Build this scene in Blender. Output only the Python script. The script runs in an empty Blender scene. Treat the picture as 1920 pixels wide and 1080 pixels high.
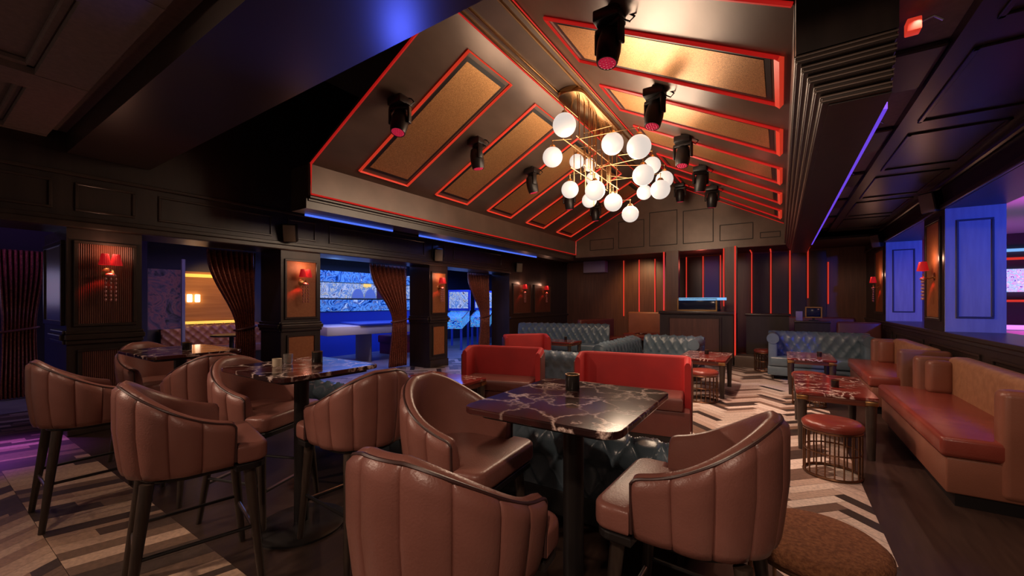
import bpy, bmesh, math, random
from mathutils import Vector, Matrix
random.seed(7)
S = bpy.context.scene
C = S.collection
PI = math.pi
R = math.radians

# ------------------------------------------------------------------ camera
cd = bpy.data.cameras.new('camera')
cam = bpy.data.objects.new('camera', cd); C.objects.link(cam)
cam.location = (0, 0, 1.4)
cam.rotation_euler = (PI/2, 0, .582)
cd.sensor_width = 36; cd.lens = 765.8/1920*36
cd.shift_y = 26.25/1920
cd.clip_start = .02; cd.clip_end = 100
S.camera = cam

# ------------------------------------------------------------------ world, exposure
W = bpy.data.worlds.new('world'); S.world = W; W.use_nodes = True
W.node_tree.nodes['Background'].inputs[0].default_value = (.9, .62, .5, 1)
W.node_tree.nodes['Background'].inputs[1].default_value = .15
S.view_settings.view_transform = 'Standard'
S.view_settings.look = 'None'
S.view_settings.exposure = 0.0
S.view_settings.gamma = 1
S.cycles.use_denoising = True
S.cycles.sample_clamp_indirect = 4
S.cycles.max_bounces = 6
S.cycles.caustics_reflective = False
S.cycles.caustics_refractive = False

# ------------------------------------------------------------------ lamps
def light(kind, loc, energy, col, size=.1, aim=None, spot=None, blend=.6, sy=None):
    l = bpy.data.lights.new(kind.lower()+'_lamp', kind)
    l.energy = energy; l.color = col
    if kind == 'AREA':
        l.size = size
        if sy: l.shape = 'RECTANGLE'; l.size_y = sy
    else:
        l.shadow_soft_size = size
    if spot: l.spot_size = R(spot); l.spot_blend = blend
    o = bpy.data.objects.new(kind.lower()+'_lamp', l); C.objects.link(o)
    o.location = loc
    if aim is not None:
        d = Vector(aim)-Vector(loc)
        o.rotation_euler = d.to_track_quat('-Z', 'Y').to_euler()
    return o
WARM = (1, .72, .5); BLUE = (.08, .2, 1); PURP = (.55, .12, 1); RED = (1, .05, .03); MAG = (1, .08, .75)
# key and fill spots added over the bar stools and behind the camera
FILL_SPOTS = [(-4.2, -1.7, 3.0, (-1.0, .9, .8), 250), (-6.4, -1.2, 3.0, (-3.2, .8, .7), 190), (.3, -.9, 3.0, (-.6, 2.2, .5), 150),
      (-4.6, .35, 3.0, (-4.3, .6, 0), 60), (-2.6, -.2, 3.0, (-2.6, .4, 0), 50)]
for x, y, z, t, e in FILL_SPOTS:
    light('SPOT', (x, y, z), e, (1, .7, .52), .08, t, 85, .8)
# fill spots added below the right aisle ceiling, aimed down at the seats
for x, y, z, e in [(1.0, 3.4, 2.9, 34), (1.05, 5.6, 2.9, 42), (1.05, 8.0, 2.9, 42), (.62, 3.0, 2.9, 30)]:
    light('SPOT', (x, y, z), e, (1, .6, .45), .05, (x-.25, y+.2, 0), 95, .8)
# chandelier's glow between its globes
for y, e in ((4.9, 95), (6.0, 110), (7.1, 80)):
    light('POINT', (-2.2, y, 3.2), e, WARM, .5)
# moving heads throw warm-white light on the seats
for x, y, t, e in [(-3.72, 3.3, (-3.0, 4.0, .5), 60), (-3.72, 6.3, (-2.6, 6.4, .4), 60), (-1.18, 3.25, (-1.3, 4.2, .6), 90),
                   (-1.18, 4.7, (-.2, 5.4, 0), 260), (-1.18, 6.25, (-.3, 7.5, 0), 300), (-1.18, 3.3, (.2, 3.6, 0), 120)]:
    light('SPOT', (x, y, 3.2), e, (1, .62, .48), .06, t, 62, .7)
# coloured arcade rooms
light('AREA', (-8.3, 7.0, 2.45), 75, (.12, .25, 1), 3.0, (-8.3, 7.0, 0))
light('SPOT', (-7.4, 5.0, 2.4), 70, (.8, .6, .9), .1, (-8.2, 6.2, .2), 60, .8)
light('SPOT', (-7.7, 5.0, 1.7), 60, (.2, .42, 1), .1, (-7.3, 5.2, 2.62), 125, .8)
light('SPOT', (-7.7, 8.2, 1.7), 60, (.2, .42, 1), .1, (-7.3, 8.4, 2.62), 125, .8)
light('AREA', (-8.0, 10.3, 2.4), 75, BLUE, 2.0, (-8.0, 10.3, 0))
light('AREA', (-8.6, 4.0, 2.4), 14, (.5, .35, .9), 1.6, (-8.6, 4.0, 0))
light('SPOT', (-7.6, .2, 2.3), 420, PURP, .1, (-6.1, .5, 0), 30, 1)
light('SPOT', (-8.0, -.1, 1.5), 70, (.5, .2, 1), .1, (-8.4, .5, 2.62), 110, .8)
# small warm spots added under the left eave to brighten each tied curtain
for y in (2.6, 5.5, 8.4): light('SPOT', (-5.2, y-.5, 2.55), 15, (1, .62, .45), .05, (-6.9, y+.3, 1.3), 42, .7)
light('SPOT', (3.4, 7.6, 2.4), 260, (.03, .09, 1), .1, (1.95, 10.7, 1.7), 50, .5)
light('SPOT', (3.3, 4.6, 2.4), 260, (.03, .09, 1), .1, (1.95, 7.3, 1.8), 55, .4)
light('SPOT', (3.2, 8.4, 1.6), 160, MAG, .2, (3.0, 8.4, 3), 110, .6)
light('SPOT', (3.2, 12.0, 1.2), 60, MAG, .2, (3.4, 12.4, 3), 110, .6)

# ------------------------------------------------------------------ materials
def mat(name, col, rough=.5, metal=0., col2=None, nscale=6., stretch=(1, 1, 1), bump=0., bscale=80., coat=0., emit=None, estr=0., spec=.5, attr=None, sheen=0., detail=4.):
    m = bpy.data.materials.new(name); m.use_nodes = True
    nt = m.node_tree; N = nt.nodes; L = nt.links
    b = N['Principled BSDF']
    b.inputs['Base Color'].default_value = (*col, 1)
    b.inputs['Roughness'].default_value = rough
    b.inputs['Metallic'].default_value = metal
    b.inputs['Specular IOR Level'].default_value = spec
    if coat: b.inputs['Coat Weight'].default_value = coat; b.inputs['Coat Roughness'].default_value = .15
    if sheen: b.inputs['Sheen Weight'].default_value = sheen; b.inputs['Sheen Roughness'].default_value = .35; b.inputs['Sheen Tint'].default_value = (*[min(1, c*3+.1) for c in col], 1)
    if emit: b.inputs['Emission Color'].default_value = (*emit, 1); b.inputs['Emission Strength'].default_value = estr
    tc = N.new('ShaderNodeTexCoord'); mp = N.new('ShaderNodeMapping'); mp.inputs['Scale'].default_value = stretch
    L.new(tc.outputs['Object'], mp.inputs['Vector'])
    if col2:
        n = N.new('ShaderNodeTexNoise'); n.inputs['Scale'].default_value = nscale; n.inputs['Detail'].default_value = detail
        L.new(mp.outputs[0], n.inputs['Vector'])
        r = N.new('ShaderNodeValToRGB'); r.color_ramp.elements[0].position = .35; r.color_ramp.elements[1].position = .68
        r.color_ramp.elements[0].color = (*col, 1); r.color_ramp.elements[1].color = (*col2, 1)
        L.new(n.outputs['Fac'], r.inputs['Fac'])
        src = r.outputs['Color']
        if attr:
            a = N.new('ShaderNodeVertexColor'); a.layer_name = attr
            x = N.new('ShaderNodeMix'); x.data_type = 'RGBA'; x.blend_type = 'MULTIPLY'; x.inputs['Factor'].default_value = 1
            L.new(src, x.inputs['A']); L.new(a.outputs['Color'], x.inputs['B']); src = x.outputs['Result']
        L.new(src, b.inputs['Base Color'])
    if bump:
        n2 = N.new('ShaderNodeTexNoise'); n2.inputs['Scale'].default_value = bscale; n2.inputs['Detail'].default_value = 3
        L.new(mp.outputs[0], n2.inputs['Vector'])
        bp = N.new('ShaderNodeBump'); bp.inputs['Strength'].default_value = bump; bp.inputs['Distance'].default_value = .01
        L.new(n2.outputs['Fac'], bp.inputs['Height']); L.new(bp.outputs[0], b.inputs['Normal'])
    return m

def marble_mat():
    m = mat('dark_veined_marble', (.02, .01, .01), .12, spec=.4)
    N = m.node_tree.nodes; L = m.node_tree.links; b = N['Principled BSDF']
    tc = N.new('ShaderNodeTexCoord')
    n = N.new('ShaderNodeTexNoise'); n.inputs['Scale'].default_value = 6; n.inputs['Detail'].default_value = 8; n.inputs['Roughness'].default_value = .62
    L.new(tc.outputs['Object'], n.inputs['Vector'])
    mx = N.new('ShaderNodeMix'); mx.data_type = 'RGBA'; mx.inputs['Factor'].default_value = .22
    L.new(tc.outputs['Object'], mx.inputs['A']); L.new(n.outputs['Color'], mx.inputs['B'])
    v = N.new('ShaderNodeTexVoronoi'); v.feature = 'DISTANCE_TO_EDGE'; v.inputs['Scale'].default_value = 7.5
    L.new(mx.outputs['Result'], v.inputs['Vector'])
    r = N.new('ShaderNodeValToRGB'); e = r.color_ramp.elements
    e[0].position = 0; e[0].color = (.8, .66, .58, 1); e[1].position = .085; e[1].color = (.022, .010, .010, 1)
    k = e.new(.03); k.color = (.42, .3, .26, 1)
    L.new(v.outputs['Distance'], r.inputs['Fac'])
    n2 = N.new('ShaderNodeTexNoise'); n2.inputs['Scale'].default_value = 3.2; n2.inputs['Detail'].default_value = 3
    L.new(tc.outputs['Object'], n2.inputs['Vector'])
    r2 = N.new('ShaderNodeValToRGB'); r2.color_ramp.elements[0].position = .42; r2.color_ramp.elements[1].position = .6
    L.new(n2.outputs['Fac'], r2.inputs['Fac'])
    r3 = N.new('ShaderNodeMix'); r3.data_type = 'RGBA'
    L.new(r2.outputs['Color'], r3.inputs['Factor']); r3.inputs['A'].default_value = (.075, .022, .02, 1); L.new(r.outputs['Color'], r3.inputs['B'])
    L.new(r3.outputs['Result'], b.inputs['Base Color'])
    return m

def glitter_mat(name, c1, c2, rough, metal, sc):
    m = mat(name, c1, rough, metal)
    N = m.node_tree.nodes; L = m.node_tree.links; b = N['Principled BSDF']
    tc = N.new('ShaderNodeTexCoord')
    v = N.new('ShaderNodeTexVoronoi'); v.inputs['Scale'].default_value = sc
    L.new(tc.outputs['Object'], v.inputs['Vector'])
    x = N.new('ShaderNodeMix'); x.data_type = 'RGBA'
    sp = N.new('ShaderNodeSeparateColor'); L.new(v.outputs['Color'], sp.inputs[0])
    L.new(sp.outputs[0], x.inputs['Factor']); x.inputs['A'].default_value = (*c1, 1); x.inputs['B'].default_value = (*c2, 1)
    L.new(x.outputs['Result'], b.inputs['Base Color'])
    bp = N.new('ShaderNodeBump'); bp.inputs['Strength'].default_value = .35; bp.inputs['Distance'].default_value = .01
    L.new(sp.outputs[1], bp.inputs['Height']); L.new(bp.outputs[0], b.inputs['Normal'])
    return m

def picture_mat(name, cols, scale, estr):
    """a printed and back-lit art panel: irregular cells of colour"""
    m = mat(name, (0, 0, 0), .3)
    N = m.node_tree.nodes; L = m.node_tree.links; b = N['Principled BSDF']
    tc = N.new('ShaderNodeTexCoord'); n = N.new('ShaderNodeTexNoise'); n.inputs['Scale'].default_value = scale; n.inputs['Detail'].default_value = 3; n.inputs['Distortion'].default_value = 2.6
    L.new(tc.outputs['Object'], n.inputs['Vector'])
    r = N.new('ShaderNodeValToRGB'); e = r.color_ramp.elements; r.color_ramp.interpolation = 'LINEAR'
    k = len(cols)
    for i, c in enumerate(cols):
        p = .33+.36*i/(k-1)
        if i == 0: el = e[0]; el.position = p
        elif i == 1: el = e[1]; el.position = p
        else: el = e.new(p)
        el.color = (*c, 1)
    L.new(n.outputs['Fac'], r.inputs['Fac']); L.new(r.outputs['Color'], b.inputs['Emission Color']); b.inputs['Emission Strength'].default_value = estr
    L.new(r.outputs['Color'], b.inputs['Base Color'])
    return m

m_leather = mat('mauve_brown_leather', (.20, .078, .06), .36, col2=(.27, .11, .086), nscale=3, bump=.12, bscale=140, spec=.5)
m_piping = mat('dark_leather_piping', (.05, .02, .018), .4)
m_legwood = mat('dark_stained_leg_wood', (.032, .021, .016), .42, col2=(.055, .036, .026), nscale=12, stretch=(6, 6, .6))
m_black = mat('satin_black_metal', (.012, .01, .01), .38, spec=.4)
m_steel = mat('brushed_foot_rail_steel', (.45, .4, .38), .28, 1)
m_brass = mat('aged_brass', (.42, .24, .1), .32, 1)
m_goldbrass = mat('polished_brass', (.5, .3, .14), .25, 1)
m_marble = marble_mat()
m_wall = mat('ebony_stained_panelling', (.024, .0155, .013), .36, col2=(.036, .023, .019), nscale=4, stretch=(3, 3, .4), bump=.05, bscale=30)
m_wall2 = mat('ebony_moulding', (.03, .019, .015), .32, col2=(.042, .027, .021), nscale=8)
m_void = mat('matt_black_ceiling_paint', (.04, .03, .026), .8)
m_ceil = mat('charcoal_plaster_ceiling', (.2, .155, .14), .75, col2=(.24, .185, .165), nscale=25)
m_soffit = mat('dark_lacquered_beam', (.04, .028, .024), .34)
m_slope = mat('bronze_lacquered_roof_board', (.10, .066, .05), .3, col2=(.15, .1, .076), nscale=2.5, stretch=(1, .4, 1), bump=.06, bscale=9, metal=.35)
m_fascia = mat('bronze_lacquered_fascia', (.115, .078, .058), .36, col2=(.15, .1, .075), nscale=3, metal=.2)
m_gold = glitter_mat('gold_sequin_inset', (.34, .15, .05), (.85, .48, .2), .33, .75, 260)
m_neon = mat('orange_red_neon', (.5, .03, .02), .3, emit=(1, .06, .025), estr=.45)
m_neondim = mat('deep_red_neon', (.4, .02, .02), .3, emit=(1, .02, .015), estr=.3)
m_led = mat('red_led_tube', (.6, .04, .03), .3, emit=(1, .06, .03), estr=.5)
m_blueled = mat('blue_led_strip', (.1, .2, .8), .3, emit=(.08, .18, 1), estr=.95)
m_purpled = mat('purple_led_strip', (.2, .1, .8), .3, emit=(.17, .07, 1), estr=.75)
m_globe = mat('frosted_opal_glass', (.3, .27, .25), .2, emit=(1, .88, .78), estr=.72)
m_red_velvet = mat('red_velvet', (.3, .008, .008), .7, sheen=1.0, col2=(.36, .011, .009), nscale=4, bump=.1, bscale=200)
m_oxblood = mat('oxblood_leather', (.11, .03, .024), .42, col2=(.14, .04, .03), nscale=4, bump=.1, bscale=120)
m_tan = mat('cognac_leather', (.2, .075, .045), .36, col2=(.25, .095, .058), nscale=3, bump=.1, bscale=120)
m_tanback = mat('mottled_tan_leather', (.33, .15, .075), .4, col2=(.44, .22, .115), nscale=14, bump=.15, bscale=60)
m_redseat = mat('russet_leather', (.2, .036, .024), .27, col2=(.25, .055, .035), nscale=3, bump=.1, bscale=120)
m_blueleather = mat('petrol_blue_leather', (.08, .12, .15), .27, col2=(.105, .15, .185), nscale=5, bump=.1, bscale=120)
m_curtain = glitter_mat('bronze_sequin_curtain', (.09, .022, .015), (.38, .105, .058), .5, .3, 90)
m_flute = mat('rust_fluted_panel', (.12, .035, .02), .5, col2=(.16, .05, .028), nscale=4, stretch=(4, 4, .5))
m_amber = mat('amber_fabric_panel', (.3, .09, .025), .6, col2=(.36, .12, .035), nscale=30, bump=.1, bscale=200)
m_shade = mat('red_pleated_shade', (.5, .01, .015), .6, emit=(1, .012, .02), estr=.22)
m_bulb = mat('warm_bulb', (1, .8, .6), .3, emit=(1, .7, .45), estr=6)
m_crystal = mat('red_lit_crystal', (.55, .2, .18), .08, spec=1)
m_plank = mat('herringbone_oak', (.8, .8, .8), .38, col2=(1.15, 1.12, 1.08), nscale=5, stretch=(9, 9, 1), attr='plank', bump=.03, bscale=40)
m_darkfloor = mat('dark_walnut_floor', (.028, .016, .012), .36, col2=(.045, .026, .019), nscale=4, stretch=(8, .8, 1))
m_rug = mat('brown_boucle', (.16, .055, .022), .95, col2=(.3, .12, .05), nscale=70, bump=.8, bscale=150)
m_cup = mat('black_ceramic', (.015, .013, .012), .3)
m_wax = mat('candle_wax', (.5, .42, .3), .5)
m_lens = mat('red_honeycomb_lens', (.4, .02, .06), .2, emit=(1, .03, .1), estr=.28)
m_speaker = mat('bronze_speaker_grille', (.22, .16, .1), .6, bump=.3, bscale=300)
m_bluepanel = mat('panelled_reveal_paint', (.3, .29, .36), .5, col2=(.36, .35, .42), nscale=6, stretch=(4, 4, .4))
m_arc_wall = mat('arcade_wall_paint', (.05, .045, .07), .6)
m_arc_ceil = mat('arcade_gloss_ceiling', (.3, .3, .4), .3)
m_arcfloor = mat('arcade_floor', (.3, .26, .26), .4, col2=(.2, .17, .18), nscale=3)
m_woodlit = mat('honey_wood_cladding', (.5, .22, .05), .45, col2=(.38, .15, .03), nscale=3, stretch=(1, .3, 6))
m_bronzewood = mat('bronze_wood_panel', (.09, .038, .022), .4, col2=(.13, .056, .03), nscale=3, stretch=(6, 6, .5))
m_amberglow = mat('gold_light_line', (.8, .5, .1), .4, emit=(1, .55, .08), estr=1.0)
m_graf = picture_mat('blue_mural_print', [(.0, .01, .08), (.02, .12, .4), (.15, .4, .7), (.01, .04, .22), (.5, .65, .7)], 3.2, .55)
m_graf2 = picture_mat('white_mural_print', [(.05, .06, .15), (.7, .72, .6), (.04, .2, .4), (.75, .7, .45), (.03, .02, .08)], 3.4, .5)
m_mural = picture_mat('dim_purple_mural', [(.01, .01, .02), (.05, .03, .07), (.12, .04, .07), (.02, .02, .05)], 3, .35)
m_screen = picture_mat('bright_neon_print', [(.1, .02, .5), (.9, .6, .9), (.2, .6, .9), (.9, .2, .7), (.95, .9, .9)], 9, 1.0)
m_pin = picture_mat('pinball_art', [(.0, .02, .15), (.03, .1, .7), (.1, .6, .9), (.02, .02, .2), (.8, .5, .6)], 8, .55)
m_bluebox = mat('cobalt_cabinet', (.03, .06, .4), .35, emit=(.01, .03, .5), estr=.12)  # paint with a faint blue glow put in; its parts are no lamps
m_white = mat('white_laminate', (.6, .58, .6), .4)
m_maroon = mat('maroon_panel', (.15, .01, .03), .5)
m_glass = mat('clear_glass', (.8, .75, .68), .05, spec=.8)
m_glass.node_tree.nodes['Principled BSDF'].inputs['Transmission Weight'].default_value = .85
m_tv = mat('grey_projector_casing', (.3, .24, .3), .5)
m_screenlit = mat('cyan_lit_screen', (.1, .3, .5), .3, emit=(.2, .5, .9), estr=.9)
m_dark_screen = mat('dark_screen', (.01, .015, .03), .12)
m_cobalt = mat('cobalt_back_panel', (.03, .03, .22), .5)

# ------------------------------------------------------------------ mesh helpers
class B:
    def __init__(s): s.bm = bmesh.new()
    def box(s, x0, x1, y0, y1, z0, z1, bev=0., seg=2, M=None):
        t = bmesh.new(); bmesh.ops.create_cube(t, size=1)
        for v in t.verts:
            v.co = Vector((x0+(v.co.x+.5)*(x1-x0), y0+(v.co.y+.5)*(y1-y0), z0+(v.co.z+.5)*(z1-z0)))
        if bev: bmesh.ops.bevel(t, geom=t.edges[:], offset=bev, segments=seg, profile=.5, affect='EDGES', clamp_overlap=True)
        s.add(t, M); return s
    def add(s, t, M=None):
        if M is not None: t.transform(M)
        me = bpy.data.meshes.new('x'); t.to_mesh(me); t.free(); s.bm.from_mesh(me); bpy.data.meshes.remove(me)
    def rod(s, a, b, r0, r1=None, n=12, cap=True):
        a = Vector(a); b = Vector(b); r1 = r0 if r1 is None else r1
        t = bmesh.new(); bmesh.ops.create_cone(t, cap_ends=cap, segments=n, radius1=r0, radius2=r1, depth=(b-a).length)
        M = Matrix.Translation((a+b)/2) @ (b-a).to_track_quat('Z', 'Y').to_matrix().to_4x4()
        s.add(t, M); return s
    def sph(s, c, r, n=20, sc=(1, 1, 1)):
        t = bmesh.new(); bmesh.ops.create_uvsphere(t, u_segments=n, v_segments=max(6, n//2), radius=r)
        s.add(t, Matrix.Translation(c) @ Matrix.Diagonal((*sc, 1))); return s
    def lathe(s, prof, n=32, c=(0, 0, 0)):
        t = s.bm; rings = []
        for r, z in prof:
            if r < 1e-5: rings.append([t.verts.new((c[0], c[1], c[2]+z))])
            else: rings.append([t.verts.new((c[0]+r*math.cos(2*PI*i/n), c[1]+r*math.sin(2*PI*i/n), c[2]+z)) for i in range(n)])
        for a, b in zip(rings, rings[1:]):
            for i in range(n):
                j = (i+1) % n
                if len(a) == 1 and len(b) == 1: continue
                if len(a) == 1: t.faces.new((a[0], b[j], b[i]))
                elif len(b) == 1: t.faces.new((a[i], a[j], b[0]))
                else: t.faces.new((a[i], a[j], b[j], b[i]))
        return s
    def tube(s, pts, r, n=8, closed=False):
        pts = [Vector(p) for p in pts]; k = len(pts); rings = []
        up = Vector((0, 0, 1))
        for i, p in enumerate(pts):
            a = pts[(i-1) % k] if closed or i > 0 else p
            b = pts[(i+1) % k] if closed or i < k-1 else p
            d = (b-a).normalized(); sd = d.cross(up)
            if sd.length < .05: sd = d.cross(Vector((1, 0, 0)))
            sd.normalize(); u = sd.cross(d)
            rings.append([s.bm.verts.new(p+r*(math.cos(2*PI*j/n)*sd+math.sin(2*PI*j/n)*u)) for j in range(n)])
        m = k if closed else k-1
        for i in range(m):
            a = rings[i]; b = rings[(i+1) % k]
            for j in range(n): s.bm.faces.new((a[j], a[(j+1) % n], b[(j+1) % n], b[j]))
        if not closed: s.bm.faces.new(rings[0][::-1]); s.bm.faces.new(rings[-1])
        return s
    def prism(s, poly, z0, z1, bev=0., seg=3, M=None):
        t = bmesh.new(); vs = [t.verts.new((x, y, z0)) for x, y in poly]
        f = t.faces.new(vs); g = bmesh.ops.extrude_face_region(t, geom=[f])
        for v in g['geom']:
            if isinstance(v, bmesh.types.BMVert): v.co.z = z1
        if bev:
            es = [e for e in t.edges if abs(e.verts[0].co.z-e.verts[1].co.z) < 1e-6]
            bmesh.ops.bevel(t, geom=es, offset=bev, segments=seg, profile=.5, affect='EDGES')
        s.add(t, M); return s
    def poly(s, pts):
        s.bm.faces.new([s.bm.verts.new(p) for p in pts]); return s
    def grid(s, P, closed_u=False):
        g = [[s.bm.verts.new(p) for p in row] for row in P]
        for i in range(len(g)-1):
            for j in range(len(g[0])-1): s.bm.faces.new((g[i][j], g[i][j+1], g[i+1][j+1], g[i+1][j]))
        return g
    def build(s, name, m, parent=None, smooth=True, angle=40):
        bmesh.ops.recalc_face_normals(s.bm, faces=s.bm.faces[:])
        me = bpy.data.meshes.new(name); s.bm.to_mesh(me); s.bm.free()
        me.materials.append(m)
        if smooth:
            me.polygons.foreach_set('use_smooth', [True]*len(me.polygons))
            try: me.set_sharp_from_angle(angle=R(angle))
            except Exception: pass
        o = bpy.data.objects.new(name, me); C.objects.link(o)
        if parent is not None: o.parent = parent
        return o

def tag(o, label, cat, group=None):
    o['label'] = label; o['category'] = cat
    if group: o['group'] = group
    return o
def thing(name, label, cat, loc=(0, 0, 0), rz=0., group=None):
    o = bpy.data.objects.new(name, None); C.objects.link(o); o.empty_display_size = .1
    o.location = loc; o.rotation_euler = (0, 0, rz)
    return tag(o, label, cat, group)
def struct(b, name, m, parent=None, smooth=False):
    o = b.build(name, m, parent, smooth)
    if parent is None: o['kind'] = 'structure'
    return o
KIDS = {}
def dup(root, loc, rz, label, group=None):
    def cp(o, par):
        c = o.copy(); C.objects.link(c)
        if par is not None: c.parent = par
        for ch in o.children: cp(ch, c)
        return c
    r = cp(root, None); r.location = loc; r.rotation_euler = (0, 0, rz); r['label'] = label
    if group: r['group'] = group
    return r
def arc(cx, cy, r, a0, a1, n):
    return [(cx+r*math.cos(a0+(a1-a0)*i/n), cy+r*math.sin(a0+(a1-a0)*i/n)) for i in range(n+1)]
def rrect(hx, hy, r, n=6, cx=0, cy=0):
    p = []
    for sx, sy, a in ((1, 1, 0), (-1, 1, PI/2), (-1, -1, PI), (1, -1, 1.5*PI)):
        p += arc(cx+sx*(hx-r), cy+sy*(hy-r), r, a, a+PI/2, n)
    return p

# ================================================================== SETTING
XW = -6.2; XR = 1.72
XL_, XRt, ZE, ZB, ZR, XrL, XrR, YF, YB = -4.996, .066, 3.156, 2.761, 4.367, -2.66, -2.22, 2.93, 10.96

def plank_obj(name, quads, m):
    bm = bmesh.new(); lay = bm.loops.layers.float_color.new('plank')
    for q, col in quads:
        f = bm.faces.new([bm.verts.new(p) for p in q])
        for l in f.loops: l[lay] = (*col, 1)
    return bm
def clip(bm, x0, x1, y0, y1):
    for co, no in (((x0, 0, 0), (-1, 0, 0)), ((x1, 0, 0), (1, 0, 0)), ((0, y0, 0), (0, -1, 0)), ((0, y1, 0), (0, 1, 0))):
        bmesh.ops.bisect_plane(bm, geom=bm.verts[:]+bm.edges[:]+bm.faces[:], plane_co=co, plane_no=no, clear_outer=True)
def finish_floor(bm, name, m):
    me = bpy.data.meshes.new(name); bm.to_mesh(me); bm.free(); me.materials.append(m)
    o = bpy.data.objects.new(name, me); C.objects.link(o); o['kind'] = 'structure'; return o
LIGHT = [(.66, .55, .47), (.58, .46, .39), (.72, .62, .54), (.5, .38, .31)]
MIDC = [(.22, .14, .1), (.17, .11, .085)]
DARK = [(.045, .034, .03), (.06, .04, .033)]
def pick():
    r = random.random()
    return random.choice(LIGHT if r < .68 else MIDC if r < .855 else DARK)
def herring(x0, x1, y0, y1, Wd=.09, n=5, z=0.):
    L = n*Wd; q = []; g = .0015
    rng = int(max(x1-x0, y1-y0)*1.5/Wd)+8; cx, cy = (x0+x1)/2, (y0+y1)/2
    ca, sa = math.cos(PI/4), math.sin(PI/4)
    def put(a0, a1, b0, b1):
        P = [(a0+g, b0+g), (a1-g, b0+g), (a1-g, b1-g), (a0+g, b1-g)]
        w = [(cx+a*ca-b*sa, cy+a*sa+b*ca, z) for a, b in P]
        if all(p[0] < x0 or p[0] > x1 for p in w) or all(p[1] < y0 or p[1] > y1 for p in w): return
        q.append((w, pick()))
    for j in range(-rng, rng):
        for k in range(-rng//n-2, rng//n+2):
            ox, oy = j*Wd+k*2*L, j*Wd
            if abs(ox) > rng*Wd*.75 or abs(oy) > rng*Wd*.75: continue
            put(ox, ox+L, oy, oy+Wd)
            put(ox, ox+Wd, oy+Wd, oy+Wd+L)
    return q
bm = plank_obj('floor', herring(-6.75, .52, 3.0, 12.9), m_plank); clip(bm, -6.75, .52, 3.0, 12.9); finish_floor(bm, 'floor', m_plank)
bm = plank_obj('floor', herring(-.02, .52, -1.0, 3.0), m_plank); clip(bm, -.02, .52, -1.0, 3.0); finish_floor(bm, 'floor', m_plank)
# chevron boards in front of the stools
BR = [(.36, .23, .16), (.27, .165, .115), (.42, .28, .2), (.16, .1, .07), (.05, .034, .028), (.06, .04, .032), (.48, .33, .24), (.07, .045, .035)]
q = []
for row, y0 in enumerate([1.0-.5*(i+1) for i in range(7)]):
    t = .3 if row % 2 == 0 else -.55
    sh = .5*t; w = .105; x = -8.3
    while x < -.02:
        ww = w*random.choice((.55, 1, 1, 1.1))
        g = .0012
        P = [(x+g, y0+g), (x+ww-g, y0+g), (x+ww-g+sh, y0+.5-g), (x+g+sh, y0+.5-g)]
        cut = random.uniform(.15, .85) if random.random() < .6 else None
        if cut is None: q.append(([(a, b, 0) for a, b in P], random.choice(BR)))
        else:
            ma = (P[0][0]+(P[3][0]-P[0][0])*cut, y0+.5*cut); mb = (P[1][0]+(P[2][0]-P[1][0])*cut, y0+.5*cut)
            q.append(([(*P[0], 0), (*P[1], 0), (*mb, 0), (*ma, 0)], random.choice(BR)))
            q.append(([(*ma, 0), (*mb, 0), (*P[2], 0), (*P[3], 0)], random.choice(BR)))
        x += ww
bm = plank_obj('floor', q, m_plank); clip(bm, -8.1, -.02, -2.4, 1.0); finish_floor(bm, 'floor', m_plank)
struct(B().box(-8.5, -.02, -2.6, 13, -.06, -.004), 'floor', m_darkfloor)
struct(B().box(-6.75, -.02, 1.0, 3.0, -.004, 0), 'floor', m_darkfloor)
struct(B().box(.52, 2.4, -2.5, 13, -.06, 0), 'floor', m_darkfloor)
struct(B().box(-.02, .52, -2.6, 13, -.06, -.004), 'floor', m_darkfloor)
struct(B().box(-12, -6.75, -2.5, 13, -.06, -.001), 'floor', m_arcfloor)
struct(B().box(2.4, 7, 0, 16, -.06, 0), 'floor', m_arcfloor)

# left wall: header over the openings, piers, end wall
w = B().box(XW-.6, XW, -2.5, 9.29, 2.18, 5.0)
w.box(XW-.6, XW, 9.29, 13.0, 0, 5.0)
wl = struct(w, 'wall_left', m_wall)
tr = B().box(XW, XW+.05, -2.5, 9.29, 2.18, 2.25, .012).box(XW, XW+.03, -2.5, 9.29, 2.25, 2.30, .008)
tr.box(XW, XW+.035, -2.5, 13, 2.72, 2.76, .008)
struct(tr, 'trim_1', m_wall2)
def frame_x(b, x, y0, y1, z0, z1, w=.03, d=.02):
    """a picture-frame moulding on a wall of constant X, projecting to +X (or -X when d<0)"""
    xa, xb = (x, x+d) if d > 0 else (x+d, x)
    b.box(xa, xb, y0, y1, z0, z0+w, .004, 1).box(xa, xb, y0, y1, z1-w, z1, .004, 1)
    b.box(xa, xb, y0, y0+w, z0+w, z1-w, .004, 1).box(xa, xb, y1-w, y1, z0+w, z1-w, .004, 1)
    return b
def frame_y(b, y, x0, x1, z0, z1, w=.03, d=-.02):
    ya, yb = (y, y+d) if d > 0 else (y+d, y)
    b.box(x0, x1, ya, yb, z0, z0+w, .004, 1).box(x0, x1, ya, yb, z1-w, z1, .004, 1)
    b.box(x0, x0+w, ya, yb, z0+w, z1-w, .004, 1).box(x1-w, x1, ya, yb, z0+w, z1-w, .004, 1)
    return b
def fluted(y0, y1, z0, z1, x, n):
    P = []
    for z in (z0, z1):
        row = []
        for i in range(n*4+1):
            t = i/(n*4); row.append((x+.008*abs(math.sin(PI*t*n)), y0+(y1-y0)*t, z))
        P.append(row)
    b = B(); b.grid(P); return b
fr = B()
for a, b_ in ((-.6, .9), (1.06, 1.54), (1.75, 3.05), (3.28, 3.72), (3.95, 6.1), (6.33, 6.72), (7.0, 8.9)):
    frame_x(fr, XW, a, b_, 2.36, 2.66, .025, .018)
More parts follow.
